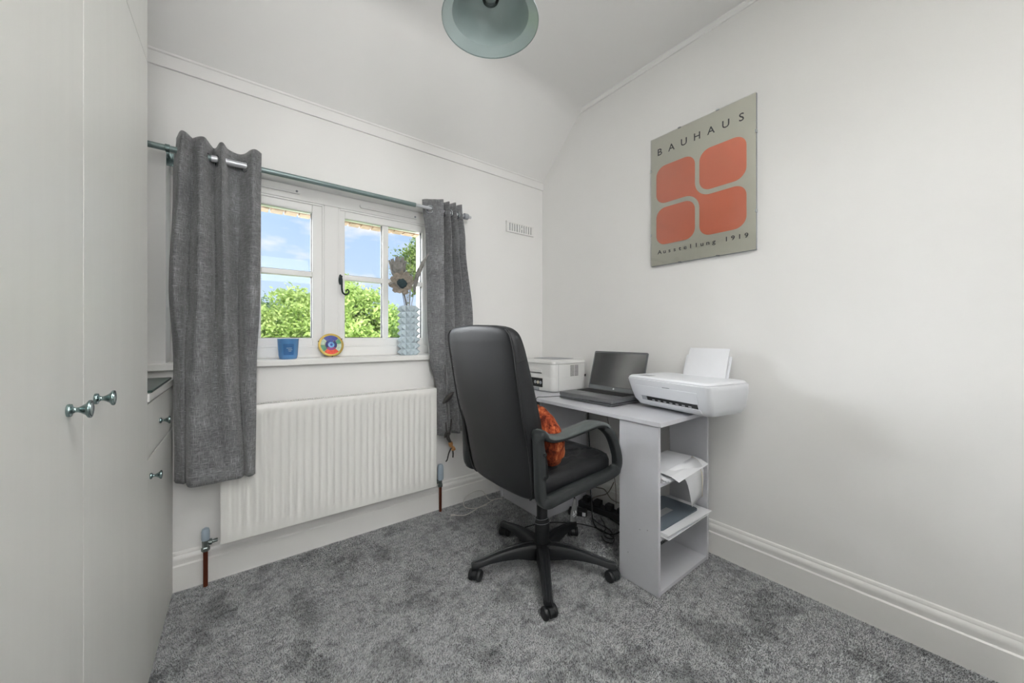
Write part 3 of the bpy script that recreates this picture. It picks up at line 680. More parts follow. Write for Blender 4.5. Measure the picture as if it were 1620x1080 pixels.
obj('glass_front', box(N(), XR-.0178, XR-.0158, PY0, PY1, PZ0, PZ1), 'glass', PP)
for (y, z) in ((PY0+.17, PZ1), (PY1-.17, PZ1), (PY0+.17, PZ0), (PY1-.17, PZ0), (PY0, PZ1-.18), (PY0, PZ0+.18), (PY1, PZ1-.18), (PY1, PZ0+.18)):
    hz = z in (PZ0, PZ1); dy, dz = (.007, .003) if hz else (.003, .007)
    obj('clip', box(N(), XR-.0195, XR-.004, y-dy, y+dy, z-dz, z+dz), 'chrome', PP)

# ------------------------------------------------------------------ desk
DK = thing('desk', 'grey laminate desk with open shelf pedestals along the right wall', 'desk', (1.67, 1.45, 0))
DX0, DX1, DY0, DY1, DZ = 1.412, 1.90, .826, 2.09, .74
obj('desktop', box(N(), DX0, DX1, DY0, DY1, DZ-.018, DZ), 'desk', DK, bev=.001)
obj('front_panel', box(N(), 1.420, 1.436, .842, 1.036, 0.004, DZ-.018), 'desk', DK, bev=.0008)
obj('back_panel', box(N(), 1.854, 1.870, .842, 1.036, 0.004, DZ-.018), 'desk', DK, bev=.0008)
for z in (.006, .235, .462): obj('shelf', box(N(), 1.436, 1.854, .844, 1.034, z, z+.016), 'desk', DK, bev=.0008)
obj('side_panel', box(N(), 1.466, 1.870, 1.622, 1.638, .004, DZ-.018), 'desk', DK, bev=.0008)
obj('side_panel', box(N(), 1.466, 1.870, 2.025, 2.041, .004, DZ-.018), 'desk', DK, bev=.0008)
obj('back_panel', box(N(), 1.854, 1.868, 1.638, 2.025, .004, DZ-.018), 'desk', DK)
for z in (.075, .40): obj('shelf', box(N(), 1.470, 1.854, 1.638, 2.025, z, z+.016), 'desk', DK, bev=.0008)
obj('plinth', box(N(), 1.478, 1.492, 1.638, 2.025, .004, .075), 'desk', DK)
for y, z in ((.893, .268), (.93, .256), (.99, .13)):
    b = N(); lathe(b, [(.003,0), (.003,.0008)], (1.4203, y, z), 8, axis((-1,0,0))); obj('screw_mark', b, 'pgrey', DK)

# papers on shelves
def sheet(parent, x0, x1, y0, y1, z, rot, m='paper', th=.0012, curl=0, name='sheet'):
    cx, cy = (x0+x1)/2, (y0+y1)/2; b = N(); n = 6; rows = []
    for i in range(n+1):
        y = y0+(y1-y0)*i/n; e = max(0, 1-i/2.0); rows.append([Matrix.Rotation(rot, 3, 'Z') @ Vector((x-cx, y-cy, 0))+Vector((cx, cy, z-curl*e*e)) for x in (x0, x1)])
    loft(b, rows, False, False); return obj(name, b, m, parent, solid=th)
PS = thing('paper_stack', 'untidy stack of white papers on the upper shelf of the near pedestal', 'papers', (1.64, .93, .478))
for i in range(7): sheet(PS, 1.45+random.uniform(0,.02), 1.78+random.uniform(-.02,.05), .835+random.uniform(-.012,.01), 1.03, .4805+i*.0034, random.uniform(-.05,.05), th=.0022, curl=.0 if i < 4 else .012)
sheet(PS, 1.47, 1.80, .80, 1.0, .512, .09, curl=.02)
HB = thing('drooping_booklet', 'white booklet drooping over the front edge of the upper shelf', 'booklet', (1.66, .83, .478))
b = N(); rows = []
for i in range(9):
    s_ = i/8; rows.append([(1.53+.10*s_, .86-.055*math.sin(min(1, s_*1.6)*PI/2), .512-.17*s_*s_), (1.755-.03*s_, .865-.062*math.sin(min(1, s_*1.6)*PI/2), .522-.145*s_**1.8)])
loft(b, rows, False, False); obj('cover', b, 'paper', HB, solid=.0018, smooth=True)
b = N(); rows = []
for i in range(9):
    s_ = i/8; rows.append([(1.715-.0*s_, .858-.058*math.sin(min(1, s_*1.6)*PI/2), .516-.15*s_**1.8), (1.765-.03*s_, .874-.062*math.sin(min(1, s_*1.6)*PI/2), .522-.145*s_**1.8)])
loft(b, rows, False, False); obj('pages', b, 'card', HB, solid=.003, smooth=True)
PL = thing('paper_pile', 'flat pile of large white sheets on the middle shelf of the near pedestal', 'papers', (1.64, .93, .251))
for i in range(6): sheet(PL, 1.44+random.uniform(0,.01), 1.815+random.uniform(-.02,.012), .815+random.uniform(-.01,.014), 1.03, .2535+i*.0032, random.uniform(-.02,.02), th=.0024)
FO = thing('document_folder', 'slate grey plastic document folder lying on the pile of sheets', 'folder', (1.6, .93, .276))
b = N(); prism(b, rrect(1.445, 1.775, .845, 1.03, .02), lambda u, v, t: (u, v, t), .2735, .279); obj('cover', b, 'folder', FO, smooth=True, angle=30)
obj('label_card', box(N(), 1.51, 1.60, .955, .985, .2793, .281), 'card', FO); obj('pocket', box(N(), 1.50, 1.66, .91, .945, .2793, .2802), 'pgrey', FO)
bx = obj('small_box', box(N(), 1.462, 1.56, .99, 1.045, .283, .35, bev=.002), 'card', origin=(1.51, 1.01, .283)); tag(bx, 'small cream cardboard box behind the grey folder', 'box')

# ------------------------------------------------------------------ laptops
L1 = thing('closed_laptop', 'closed dark laptop lying beneath the open one on the desk', 'laptop', (1.66, 1.36, DZ))
b = N(); prism(b, rrect(1.536, 1.795, 1.168, 1.545, .012), lambda u, v, t: (u, v, t), DZ+.004, DZ+.013); obj('base', b, 'lapt', L1, smooth=True, angle=30)
b = N(); prism(b, rrect(1.538, 1.795, 1.170, 1.543, .012), lambda u, v, t: (u, v, t), DZ+.0145, DZ+.022); obj('lid', b, 'laptlt', L1, smooth=True, angle=30)
b = N()
for x_, y_ in ((1.56, 1.20), (1.56, 1.51), (1.77, 1.20), (1.77, 1.51)): lathe(b, [(.008,0), (.008,.004)], (x_, y_, DZ+.0002), 10)
obj('rubber_feet', b, 'dark', L1)
L2 = thing('open_laptop', 'open dark grey laptop with switched-off screen on the desk', 'laptop', (1.66, 1.345, DZ+.0235))
lz = DZ+.0235; tr_ = Matrix.Rotation(0, 3, 'Z')
b = N(); prism(b, rrect(1.520, 1.775, 1.150, 1.528, .010), lambda u, v, t: (u, v, t), lz, lz+.017); base = obj('base', b, 'lapt', L2, smooth=True, angle=30)
b = N(); K = 0
for r_ in range(6):
    x_ = 1.745-r_*.0185
    for c_ in range(16):
        y_ = 1.178+c_*.0203; box(b, x_-.0078, x_+.0078, y_-.0085+.0102, y_+.0085+.0102, lz+.0171, lz+.0193)
tag(obj('keys', b, 'dark', base), 'black keyboard keys', kind='stuff')
obj('touchpad', box(N(), 1.545, 1.615, 1.29, 1.40, lz+.0170, lz+.0175), 'laptlt', base)
hx = 1.775; ang = math.radians(16); ex = Vector((math.sin(ang), 0, math.cos(ang))); nx = Vector((-math.cos(ang), 0, math.sin(ang)))
def sc_(u, v, t): return Vector((hx, u, lz+.016))+ex*v+nx*t
b = N(); prism(b, rrect(1.152, 1.526, .002, .238, .008), sc_, -.006, 0); lid = obj('screen_lid', b, 'lapt', L2, smooth=True, angle=30)
M['screen'] = mat('lcd_screen', (18,21,23), .3, spec=1.0, coat=1); M['screen'].node_tree.nodes['Principled BSDF'].inputs['Coat IOR'].default_value = 3.6; M['screen'].node_tree.nodes['Principled BSDF'].inputs['Coat Roughness'].default_value = .16
b = N(); prism(b, rrect(1.160, 1.518, .026, .228, .002), sc_, 0, .0008); obj('display', b, 'screen', lid)
b = N(); prism(b, rrect(1.156, 1.522, .004, .022, .002), sc_, 0, .0010); obj('lower_bezel', b, 'laptlt', lid)
b = N(); prism(b, [(1.339+.0055*math.cos(2*PI*i/16), .0135+.0055*math.sin(2*PI*i/16)) for i in range(16)], sc_, .001, .0016); obj('round_badge', b, 'led', lid)
b = N(); prism(b, [(1.339+.002*math.cos(2*PI*i/10), .233+.002*math.sin(2*PI*i/10)) for i in range(10)], sc_, 0, .001); obj('webcam', b, 'dark', lid)
b = N(); tube(b, [(hx, 1.17, lz+.015), (hx, 1.50, lz+.015)], .006, 8, smooth=False); obj('hinge', b, 'lapt', L2)

# ------------------------------------------------------------------ laser printer (far end of the desk)
LP = thing('laser_printer', 'boxy off-white printer with black button panel at the far desk end', 'printer', (1.78, 1.86, DZ))
def lp_ring(i, z, r=.035): return [(x, y, z) for x, y in rrect(1.618+i, 1.938-i, 1.678+i, 2.052-i, r)]
b = N(); loft(b, [lp_ring(.012, DZ+.002), lp_ring(.004, DZ+.008), lp_ring(0, DZ+.016), lp_ring(0, DZ+.092), lp_ring(.0012, DZ+.0925), lp_ring(.0012, DZ+.094), lp_ring(0, DZ+.0945), lp_ring(0, DZ+.180)])
obj('body', b, 'printer2', LP, smooth=True, angle=35)
b = N(); loft(b, [lp_ring(.001, DZ+.1815), lp_ring(-.001, DZ+.184), lp_ring(.001, DZ+.199), lp_ring(.014, DZ+.206)]); obj('top_cover', b, 'printer2', LP, smooth=True, angle=35)
b = N(); prism(b, rrect(1.70, 1.90, 1.75, 1.98, .03), lambda u, v, t: (u, v, t), DZ+.2062, DZ+.2075); obj('output_tray', b, 'pgrey', LP)
obj('control_panel', box(N(), 1.6155, 1.6185, 1.777, 1.90, DZ+.028, DZ+.086), 'dark', LP, bev=.001)
for i, y_ in enumerate((1.793, 1.819, 1.845)):
    b = N(); lathe(b, [(.0105,0), (.0105,.0035), (.008,.005)], (1.6155, y_, DZ+.058), 16, axis((-1,0,0))); obj('button', b, 'pgrey' if i != 1 else 'card', LP, smooth=True, angle=40)
obj('paper_slot', box(N(), 1.6155, 1.6185, 1.785, 1.93, DZ+.118, DZ+.121), 'gasket', LP)
obj('flap', box(N(), 1.6150, 1.6185, 1.785, 1.93, DZ+.123, DZ+.142), 'printer2', LP, bev=.001)
obj('tray_handle', box(N(), 1.6150, 1.6185, 1.81, 1.90, DZ+.004, DZ+.024), 'pgrey', LP)
obj('seam', box(N(), 1.6635, 1.6648, 1.6772, 1.6785, DZ+.012, DZ+.18), 'pgrey', LP)
b = N()
for i in range(9): 
    for x_ in (1.774, 1.814): box(b, x_, x_+.035, 1.6768, 1.6785, DZ+.100+i*.0082, DZ+.1035+i*.0082)
obj('vent_grille', b, 'gasket', LP)
obj('socket', box(N(), 1.912, 1.925, 1.6765, 1.6785, DZ+.088, DZ+.104), 'dark', LP)

# ------------------------------------------------------------------ inkjet printer (near end of the desk)
IR = math.radians(-9.5)
IJ = thing('inkjet_printer', 'white inkjet printer with paper standing in its rear tray, near desk end', 'printer', (1.545, .698, DZ), -math.radians(10.0))
Wd, Dp = .452, .300
def ij(x0, x1, y0, y1, z, r=.025): return [(x, y, z) for x, y in rrect(x0, x1, y0, y1, r)]
b = N(); loft(b, [ij(.085, .26, .05, .40, .011), ij(.060, .285, .026, .426, .018), ij(.038, .297, .012, .440, .045), ij(.022, .300, .005, .447, .085), ij(.006, .300, .001, .4515, .130), ij(.0, .300, 0, .452, .148), ij(.002, .299, .002, .450, .1505)])
body = L('body', b, 'printer', IJ, smooth=True, angle=50)
b = N(); loft(b, [ij(.004, .292, .004, .448, .1515, .024), ij(.003, .290, .003, .449, .156, .024), ij(.012, .285, .012, .440, .164, .022)]); L('scanner_lid', b, 'printer', IJ, smooth=True, angle=30)
L('display_panel', box(N(), .03, .075, .33, .40, .1642, .1650), 'pgrey', IJ)
# front face helper: x on sloping front at height z
def fx(z): 
    zz = [(.018,.060), (.045,.038), (.085,.022), (.130,.006), (.148,0)]
    for (a, xa), (c, xc) in zip(zz, zz[1:]):
        if a <= z <= c: return xa+(xc-xa)*(z-a)/(c-a)
    return 0
def facep(name, y0, y1, z0, z1, t0, t1, m, par, n=4, inset=0):
    b = N(); rings = []
    for i in range(n+1):
        z = z0+(z1-z0)*i/n; s_ = inset*(1-i/n); rings.append([(fx(z)-t0, y0+s_*-1, z), (fx(z)-t1, y0-s_, z), (fx(z)-t1, y1+s_, z), (fx(z)-t0, y1+s_, z)])
    loft(b, rings); return L(name, b, m, par, bev=.0008)
facep('front_flap', .060, .395, .068, .118, -.001, .0022, 'printer', IJ, inset=-.002)
facep('output_opening', .070, .345, .046, .066, -.001, .0012, 'dark', IJ)
facep('output_tray', .060, .352, .028, .044, -.001, .0065, 'printer', IJ)
facep('opening_edge', .345, .375, .046, .066, -.001, .0025, 'pgrey', IJ)
for i in range(7): facep('roller', .10+i*.033, .115+i*.033, .048, .0545, 0, .003, 'pgrey', IJ, n=1)
facep('badge', .195, .235, .120, .124, -.0005, .0015, 'pgrey', IJ, n=1)
def lean(y, v, t): 
    a = math.radians(17); return Vector((.262, y, .158))+Vector((math.sin(a), 0, math.cos(a)))*v+Vector((-math.cos(a), 0, math.sin(a)))*t
b = N(); prism(b, rrect(.085, .325, 0, .115, .008), lean, -.010, -.006); L('rear_tray', b, 'printer', IJ, smooth=True, angle=30)
FP = []
b = N(); prism(b, [(.095, 0), (.313, 0), (.308, .150), (.100, .150)], lean, -.0045, .0005)
mI = ROOT[IJ.name]; b.transform(mI)
sh = obj('paper_sheets', b, 'paper', origin=tuple(mI @ Vector((.27, .2, .16)))); tag(sh, 'blank white paper sheets standing in the inkjet printer', 'paper')

# ------------------------------------------------------------------ office chair
CX, CY = 1.184, 1.304
CH = thing('office_chair', 'black leather office chair on castors beside the desk', 'chair', (CX, CY, 0))
# backrest: profile sampled (z, back x, front x, half width)
BP = [(.445,.945,1.01,.185), (.46,.932,1.03,.215), (.50,.922,1.035,.232), (.58,.908,1.025,.240), (.68,.890,1.000,.243), (.78,.864,.975,.248), (.88,.845,.945,.250), (.98,.828,.915,.250), (1.06,.814,.888,.250), (1.105,.806,.872,.240), (1.128,.806,.858,.215), (1.138,.812,.846,.18)]
YC = 1.308
def back_ring(z, xb, xf, w, n=28):
    pts = []
    for i in range(n):
        a = 2*PI*i/n; ca, sa = math.cos(a), math.sin(a)
        e = 2/5.5; cx = math.copysign(abs(ca)**e, ca); cy = math.copysign(abs(sa)**e, sa)
        x = (xb+xf)/2+cx*(xf-xb)/2
        if ca < 0: x -= .012*(1-(cy)**2)
        pts.append((x, YC+cy*w, z+(.010*(1-cy*cy) if z > 1.09 else 0)))
    return pts
BPs = catmull([(a, b_, c_) for a, b_, c_, d_ in BP], 4); BPw = catmull([(a, d_, 0) for a, b_, c_, d_ in BP], 4)
b = N(); loft(b, [back_ring(p[0], p[1], p[2], q[1]) for p, q in zip(BPs, BPw)]); 
bk = obj('backrest', b, 'leatherback', CH, smooth=True, angle=70)
# piping along rear side edge, both sides
for s_ in (-1, 1):
    b = N(); tube(b, [(p[1]+.006, YC+s_*(q[1]-.003), p[0]) for p, q in zip(BPs, BPw)][2:-4], .0035, 6, smooth=False); obj('piping', b, 'leather', bk, smooth=True)
b = N(); tube(b, [(.811, YC+y_, 1.118+.010*(1-(y_/.22)**2)) for y_ in [-.205+.041*i for i in range(11)]], .003, 6); obj('piping', b, 'leather', bk, smooth=True)
# front pads of backrest
for z0, z1 in ((.50, .68), (.69, .86), (.87, 1.09)):
    b = N(); rings = []
    for i in range(9):
        s_ = i/8; z = z0+(z1-z0)*s_; puff = math.sin(PI*s_)**.5*.028
        def xf(z):
            for (a, _, c_, _), (a2, _, c2, _) in zip(BP, BP[1:]):
                if a <= z <= a2: return c_+(c2-c_)*(z-a)/(a2-a)
            return .9
        x_ = xf(z)-.012; wv = .205
        rings.append([(x_+(puff*(1-abs(t_)**3)) if abs(t_) < 1 else x_, YC+t_*wv, z) for t_ in (-1,-.8,-.5,-.2,0,.2,.5,.8,1)]+[(x_-.01, YC+t_*wv, z) for t_ in (1, 0, -1)])
    loft(b, rings); obj('back_pad', b, 'leather', CH, smooth=True, angle=60)
# side seams of backrest gusset
for s_ in (-1, 1):
    b = N(); tube(b, [(.835, YC+s_*.2515, 1.005), (.855, YC+s_*.2525, 1.010), (.880, YC+s_*.2505, 1.014)], .0022, 5); obj('seam', b, 'dark', bk)
# seat
SX0, SX1, SW = .955, 1.425, .245
b = N(); rings = []
for (z, i_) in ((.455,.03), (.465,.01), (.485,0), (.515,0), (.535,.006), (.545,.02)):
    rings.append([(x, y, z+(.012 if x > 1.3 else 0)) for x, y in rrect(SX0+i_, SX1-i_, YC-SW+i_, YC+SW-i_, .07, 6)])
loft(b, rings); obj('seat_shell', b, 'leather', CH, smooth=True, angle=60)
# puffed seat pad as a grid with wrinkles
b = N(); nx_, ny_ = 40, 36; G = []
for i in range(nx_+1):
    row = []
    for j in range(ny_+1):
        u = i/nx_; v_ = j/ny_; x_ = SX0+.03+(SX1-SX0-.05)*u; y_ = YC-SW+.03+(2*SW-.06)*v_
        edge = min(1, min(u, 1-u)*9)*min(1, min(v_, 1-v_)*9); edge = edge**.5
        h_ = .533+.012*(x_ > 1.2)*(u-.5)*2+.026*edge
        gr = abs(math.sin(PI*(u*3+.1)))**.35; h_ -= .012*(1-gr)*edge
        h_ += edge*(.005*math.sin(22*v_+9*u+3*math.sin(7*u))+.004*math.sin(35*u-14*v_+2)*math.sin(9*v_))
        if v_ < .16 or v_ > .84: h_ += .004
        h_ -= .01*max(0, 1-abs(v_-.17)/.02)+.01*max(0, 1-abs(v_-.83)/.02)
        row.append(b.verts.new((x_, y_, h_)))
    G.append(row)
for a, c_ in zip(G, G[1:]):
    for j in range(ny_): b.faces.new((a[j], a[j+1], c_[j+1], c_[j]))
obj('seat_pad', b, 'leather', CH, smooth=True, angle=80)
obj('seat_pan', box(N(), 1.0, 1.38, YC-.20, YC+.20, .435, .458, bev=.008), 'plastic', CH)
b = N(); box(b, 1.09, 1.29, YC-.06, YC+.05, .385, .434, bev=.008); box(b, .965, 1.10, YC-.035, YC+.035, .436, .455, bev=.004); obj('tilt_mechanism', b, 'plastic', CH)
b = N(); box(b, .955, .970, YC-.035, YC+.035, .447, .60, bev=.003); obj('back_bracket', b, 'plastic', CH)
# arm loops
ARM = [(.922,.735), (.955,.712), (.990,.7035), (1.06,.7045), (1.15,.714), (1.235,.722), (1.30,.705), (1.352,.660), (1.384,.60), (1.402,.545), (1.395,.505), (1.35,.488), (1.24,.480), (1.12,.474), (1.02,.466), (.968,.462), (.942,.475), (.932,.51), (.928,.60), (.922,.69)]
for s_ in (-1, 1):
    yc = YC+s_*(.272 if s_ < 0 else .263)
    P_ = catmull([(x, 0, z) for x, z in ARM], 4, True); n = len(P_); rings = []
    for i, p in enumerate(P_):
        d = (P_[(i+1) % n]-P_[i-1]).normalized(); nn = Vector((d.z, 0, -d.x)); t_ = i/n
        pad = t_ < .30 or t_ > .97
        lo = .50 < t_ < .80
        hw = .033 if pad else (.022 if lo else .019); ht = .0115 if pad else (.022 if lo else .019)
        ring = []
        for k_ in range(12):
            a = 2*PI*k_/12; ca, sa = math.cos(a), math.sin(a); e = .38
            ring.append(p+Vector((0, yc, 0))+Vector((0,1,0))*math.copysign(abs(ca)**e, ca)*hw+nn*math.copysign(abs(sa)**e, sa)*ht)
        rings.append(ring)
    rings.append(rings[0]); b = N(); loft(b, rings, False); bmesh.ops.remove_doubles(b, verts=b.verts, dist=1e-5)
    a_ = obj('armrest', b, 'armpl', CH, smooth=True, angle=70)
    i0, i1 = int(.02*n), int(.315*n); b = N(); rings = []
    for i in range(i0, i1+1):
        p = P_[i]; d = (P_[i+1]-P_[i-1]).normalized(); nn = Vector((d.z, 0, -d.x)); nn = -nn if nn.z < 0 else nn; e_ = 1-.25*(max(0, abs(2*(i-i0)/(i1-i0)-1)-.7)/.3)
        rings.append([p+Vector((0, yc, 0))+Vector((0, y_*.0365*e_, 0))+nn*z_ for y_, z_ in ((-1,.002), (-1,.009), (-.86,.0145), (0,.0165), (.86,.0145), (1,.009), (1,.002))])
    loft(b, rings); obj('arm_pad', b, 'armpad', a_, smooth=True, angle=50)
    for q in ((.936, .655), (.936, .565)):
        b = N(); lathe(b, [(.008,0), (.008,.003), (.004,.0035), (.004,.001)], (q[0], yc-.021, q[1]), 12, axis((0,-1,0))); obj('bolt', b, 'plastic', a_)
    b = N(); lathe(b, [(.007,0), (.007,.012)], (1.33, yc, .462), 10); obj('bolt', b, 'plastic', a_)
# gas column, hub, legs, castors
b = N(); lathe(b, [(.0255,.22), (.0262,.40)], (CX, CY, 0), 24); obj('column_cover', b, 'plastic', CH, smooth=True)
b = N(); lathe(b, [(.0345,.118), (.0345,.21), (.0315,.222), (.030,.232)], (CX, CY, 0), 24); obj('column_sleeve', b, 'plastic', CH, smooth=True, angle=40)
for r_, zz in ((.031, .235), (.038, .217)):
    b = N(); tube(b, [(CX+r_*math.cos(2*PI*i/20), CY+r_*math.sin(2*PI*i/20), zz+.004*math.cos(2*PI*i/20+1)) for i in range(20)], .0012, 5, closed=True, smooth=False); obj('wire_ring', b, 'pgrey', CH)
b = N(); lathe(b, [(.030,.045), (.050,.050), (.054,.075), (.052,.105), (.044,.118), (.036,.122)], (CX, CY, 0), 30); obj('hub', b, 'plastic', CH, smooth=True)
for k_ in range(5):
    a = math.radians(16+72*k_); dr = Vector((math.cos(a), math.sin(a), 0)); sd_ = Vector((-math.sin(a), math.cos(a), 0)); c0 = Vector((CX, CY, 0)); rings = []
    for (r_, zt, zb, w) in ((.030,.120,.050,.030), (.07,.124,.058,.029), (.13,.122,.072,.026), (.20,.112,.074,.0225), (.26,.098,.070,.020), (.305,.087,.062,.0195), (.332,.083,.058,.0185), (.343,.078,.060,.013)):
        rings.append([c0+dr*r_+sd_*y_*w+Vector((0,0,z_)) for y_, z_ in ((-1, zb), (-1, zt-.014), (-.72, zt-.003), (-.3, zt), (-.22, zt-.0028), (.22, zt-.0028), (.3, zt), (.72, zt-.003), (1, zt-.014), (1, zb), (.8, zb), (-.8, zb))])
    b = N(); loft(b, rings); lg = obj('leg', b, 'plastic', CH, smooth=True, angle=35)
    # castor
    ca = a+(.6, -1.0, .9, .5, -.7)[k_]; cdv = Vector((math.cos(ca), math.sin(ca), 0)); cs = Vector((-math.sin(ca), math.cos(ca), 0)); cp = c0+dr*.32
    cs_ob = None
    b = N(); lathe(b, [(.0055,.045), (.0055,.066)], (cp.x, cp.y, 0), 10)
    rings = []
    for e in (-1, -.85, .85, 1):
        rr = .0262 if abs(e) < .9 else .022
        rings.append([cp+cs*e*.0125+cdv*(.008+rr*math.cos(t_))+Vector((0,0,.0275+rr*math.sin(t_))) for t_ in [math.radians(-20+230*i/14) for i in range(15)]])
    loft(b, rings); hood = obj('castor', b, 'plastic', CH, smooth=True, angle=40)
    for e in (-1, 1):
        b = N(); q = cp+cdv*.008+cs*e*.020+Vector((0,0,.0275))
        lathe(b, [(.018,-.0075), (.0245,-.006), (.0255,-.002), (.0255,.003), (.0225,.0072), (.006,.008)], q, 24, axis(cs*e)); obj('wheel', b, 'plastic', hood, smooth=True, angle=40)
# gas lift lever with paddle
b = N(); tube(b, [(1.19, YC-.05, .405), (1.21, 1.215, .40), (1.255, 1.20, .375), (1.285, 1.195, .355), (1.292, 1.195, .325)], .004, 8); obj('lever_rod', b, 'plastic', CH, smooth=True)
M['paddle'] = mat('grey_paddle', (104,106,106), .35, noise=(30,.05,ONE))
b = N(); tube(b, [(1.289, 1.19, .335), (1.287, 1.19, .31), (1.282, 1.19, .28), (1.275, 1.19, .245), (1.273,1.19,.235)], lambda t: .007+.014*math.sin(PI*min(1,t*.62+.03)), 10)
for v_ in b.verts: v_.co.y = 1.19+(v_.co.y-1.19)*.5
pd = obj('lever_paddle', b, 'paddle', CH, smooth=True)
b = N()
for q in ((1.268,.262,1.268,.285), (1.275,.262,1.283,.285), (1.283,.285,1.290,.268), (1.268,.258,1.286,.262), (1.262,.268,1.276,.272)):
    tube(b, [(q[0], 1.1795, q[1]), (q[2], 1.1795, q[3])], .0011, 5, smooth=False)
obj('paddle_marking', b, 'led', pd)

# cushion on chair
CU = thing('round_cushion', 'small round orange velvet cushion leaning in the office chair', 'cushion', (1.05, 1.17, .56))
b = N(); bmesh.ops.create_uvsphere(b, u_segments=64, v_segments=32, radius=1)
for v_ in b.verts:
    a = math.atan2(v_.co.y, v_.co.x); rr = math.hypot(v_.co.x, v_.co.y); zz = v_.co.z
    pl = 1+.03*math.sin(a*14)*rr**3
    v_.co = Vector((v_.co.x*.137*pl, v_.co.y*.137*pl, math.copysign(abs(zz)**.8, zz)*.062*(1-.45*math.exp(-(rr/.16)**2))))
b.transform(Matrix.Translation((1.045, 1.165, .682)) @ axis((.94, -.12, .30)))
obj('cover', b, 'orange', CU, smooth=True, angle=80)
b = N(); bmesh.ops.create_icosphere(b, subdivisions=2, radius=.012); b.transform(Matrix.Translation((1.045, 1.165, .682)) @ axis((.94, -.12, .30)) @ Matrix.Translation((0,0,.036)) @ Matrix.Diagonal((1,1,.5,1))); obj('button', b, 'orange', CU, smooth=True)

# ------------------------------------------------------------------ cables
def cable(name, label, pts, r, m, cat='cable', k=6):
    b = N(); tube(b, pts, r, 7, k=k); o = obj(name, b, m, smooth=True, origin=pts[0]); tag(o, label, cat); return o
WC = thing('charging_cable', 'white charging cable looped on the carpet right of the radiator', 'cable', (1.08, 2.0, 0))
b = N(); tube(b, [(1.085,1.995,.007), (1.137,1.954,.008), (1.20,1.965,.008), (1.256,1.985,.009), (1.33,2.0,.008), (1.41,2.02,.008), (1.455,2.0,.008)], .0026, 7); obj('wire', b, 'cablew', WC, smooth=True)
b = N(); tube(b, [(1.40,2.015,.009), (1.37,2.03,.012), (1.365,2.065,.03), (1.36,2.09,.05), (1.32,2.10,.062), (1.255,2.10,.055), (1.205,2.085,.03), (1.19,2.045,.012), (1.205,2.01,.009), (1.25,1.985,.009), (1.32,1.985,.009)], .0026, 7); obj('wire', b, 'cablew', WC, smooth=True)
b = N(); tube(b, [(1.068,2.003,.008), (1.080,1.998,.008), (1.092,1.992,.008)], .0055, 8); obj('connector', b, 'cablew', WC, smooth=True)
cable('power_cable', 'thin grey laptop power cable on the far desk end', [(1.545,1.545,.7485), (1.50,1.585,.744), (1.46,1.60,.7435), (1.425,1.605,.7455), (1.405,1.60,.735), (1.402,1.60,.70), (1.404,1.598,.64)], .0018, 'cableb')
cable('hanging_cable', 'thick black cable hanging behind the desk down to the sockets', [(1.78,1.535,.72), (1.79,1.54,.55), (1.79,1.525,.35), (1.76,1.50,.20), (1.73,1.46,.10), (1.70,1.43,.03), (1.655,1.36,.009), (1.665,1.27,.009), (1.74,1.26,.009), (1.79,1.31,.009), (1.80,1.38,.011)], .0036, 'cableb')
cable('hanging_cable', 'thin dark cable hanging behind the desk beside the near pedestal', [(1.86,1.46,.72), (1.87,1.455,.60), (1.88,1.43,.45), (1.90,1.44,.30), (1.905,1.42,.18), (1.90,1.41,.06)], .0022, 'cableg')
cable('grey_cable', 'grey cable looping over the skirting behind the desk', [(1.80,1.63,.14), (1.86,1.60,.125), (1.90,1.55,.115), (1.90,1.50,.12), (1.895,1.44,.08), (1.905,1.36,.075), (1.915,1.26,.09), (1.915,1.15,.10)], .0035, 'cableg')
cable('grey_cable', 'pale grey cable drooping to the socket bar behind the desk', [(1.905,1.43,.19), (1.89,1.47,.11), (1.86,1.54,.07), (1.83,1.58,.03), (1.82,1.60,.012)], .003, 'cableg')
cable('floor_cable', 'thin black cable lying on the carpet behind the chair base', [(1.33,1.62,.008), (1.43,1.60,.008), (1.52,1.55,.008), (1.61,1.46,.008), (1.655,1.37,.008), (1.66,1.30,.008), (1.645,1.235,.009), (1.60,1.215,.008), (1.585,1.25,.008), (1.61,1.29,.009)], .0028, 'cableb')
cable('floor_cable', 'black looped cable end on the carpet beside the near pedestal', [(1.72,1.44,.009), (1.70,1.38,.012), (1.70,1.31,.008), (1.665,1.255,.008), (1.63,1.235,.012), (1.615,1.265,.012), (1.64,1.30,.012), (1.68,1.32,.015), (1.73,1.37,.012), (1.765,1.42,.01)], .003, 'cableb')
# socket bar and adapters
SB = thing('socket_bar', 'black multi-socket extension bar on the carpet behind the desk', 'extension lead', (1.83, 1.45, 0), math.radians(8))
L('housing', box(N(), -.03, .03, -.17, .17, .004, .045, bev=.006), 'cableb', SB)
for y_ in (-.12, -.04, .04, .12): L('plug', box(N(), -.022, .022, y_-.022, y_+.022, .046, .078, bev=.005), 'dark', SB)
AD = thing('power_adapter', 'black power brick with white label on the carpet', 'power adapter', (1.70, 1.545, 0), math.radians(35))
L('casing', box(N(), -.028, .028, -.055, .055, .004, .036, bev=.005), 'dark', AD); L('label_strip', box(N(), -.0287, -.028, -.05, -.03, .010, .032), 'led', AD)
AD = thing('power_adapter', 'dark plug adapter beside the near pedestal', 'power adapter', (1.85, 1.235, 0), math.radians(-12))
L('casing', box(N(), -.025, .025, -.035, .035, .004, .055, bev=.006), 'dark', AD); L('plug_face', box(N(), -.0262, -.025, -.02, .012, .015, .035), 'capblue', AD)

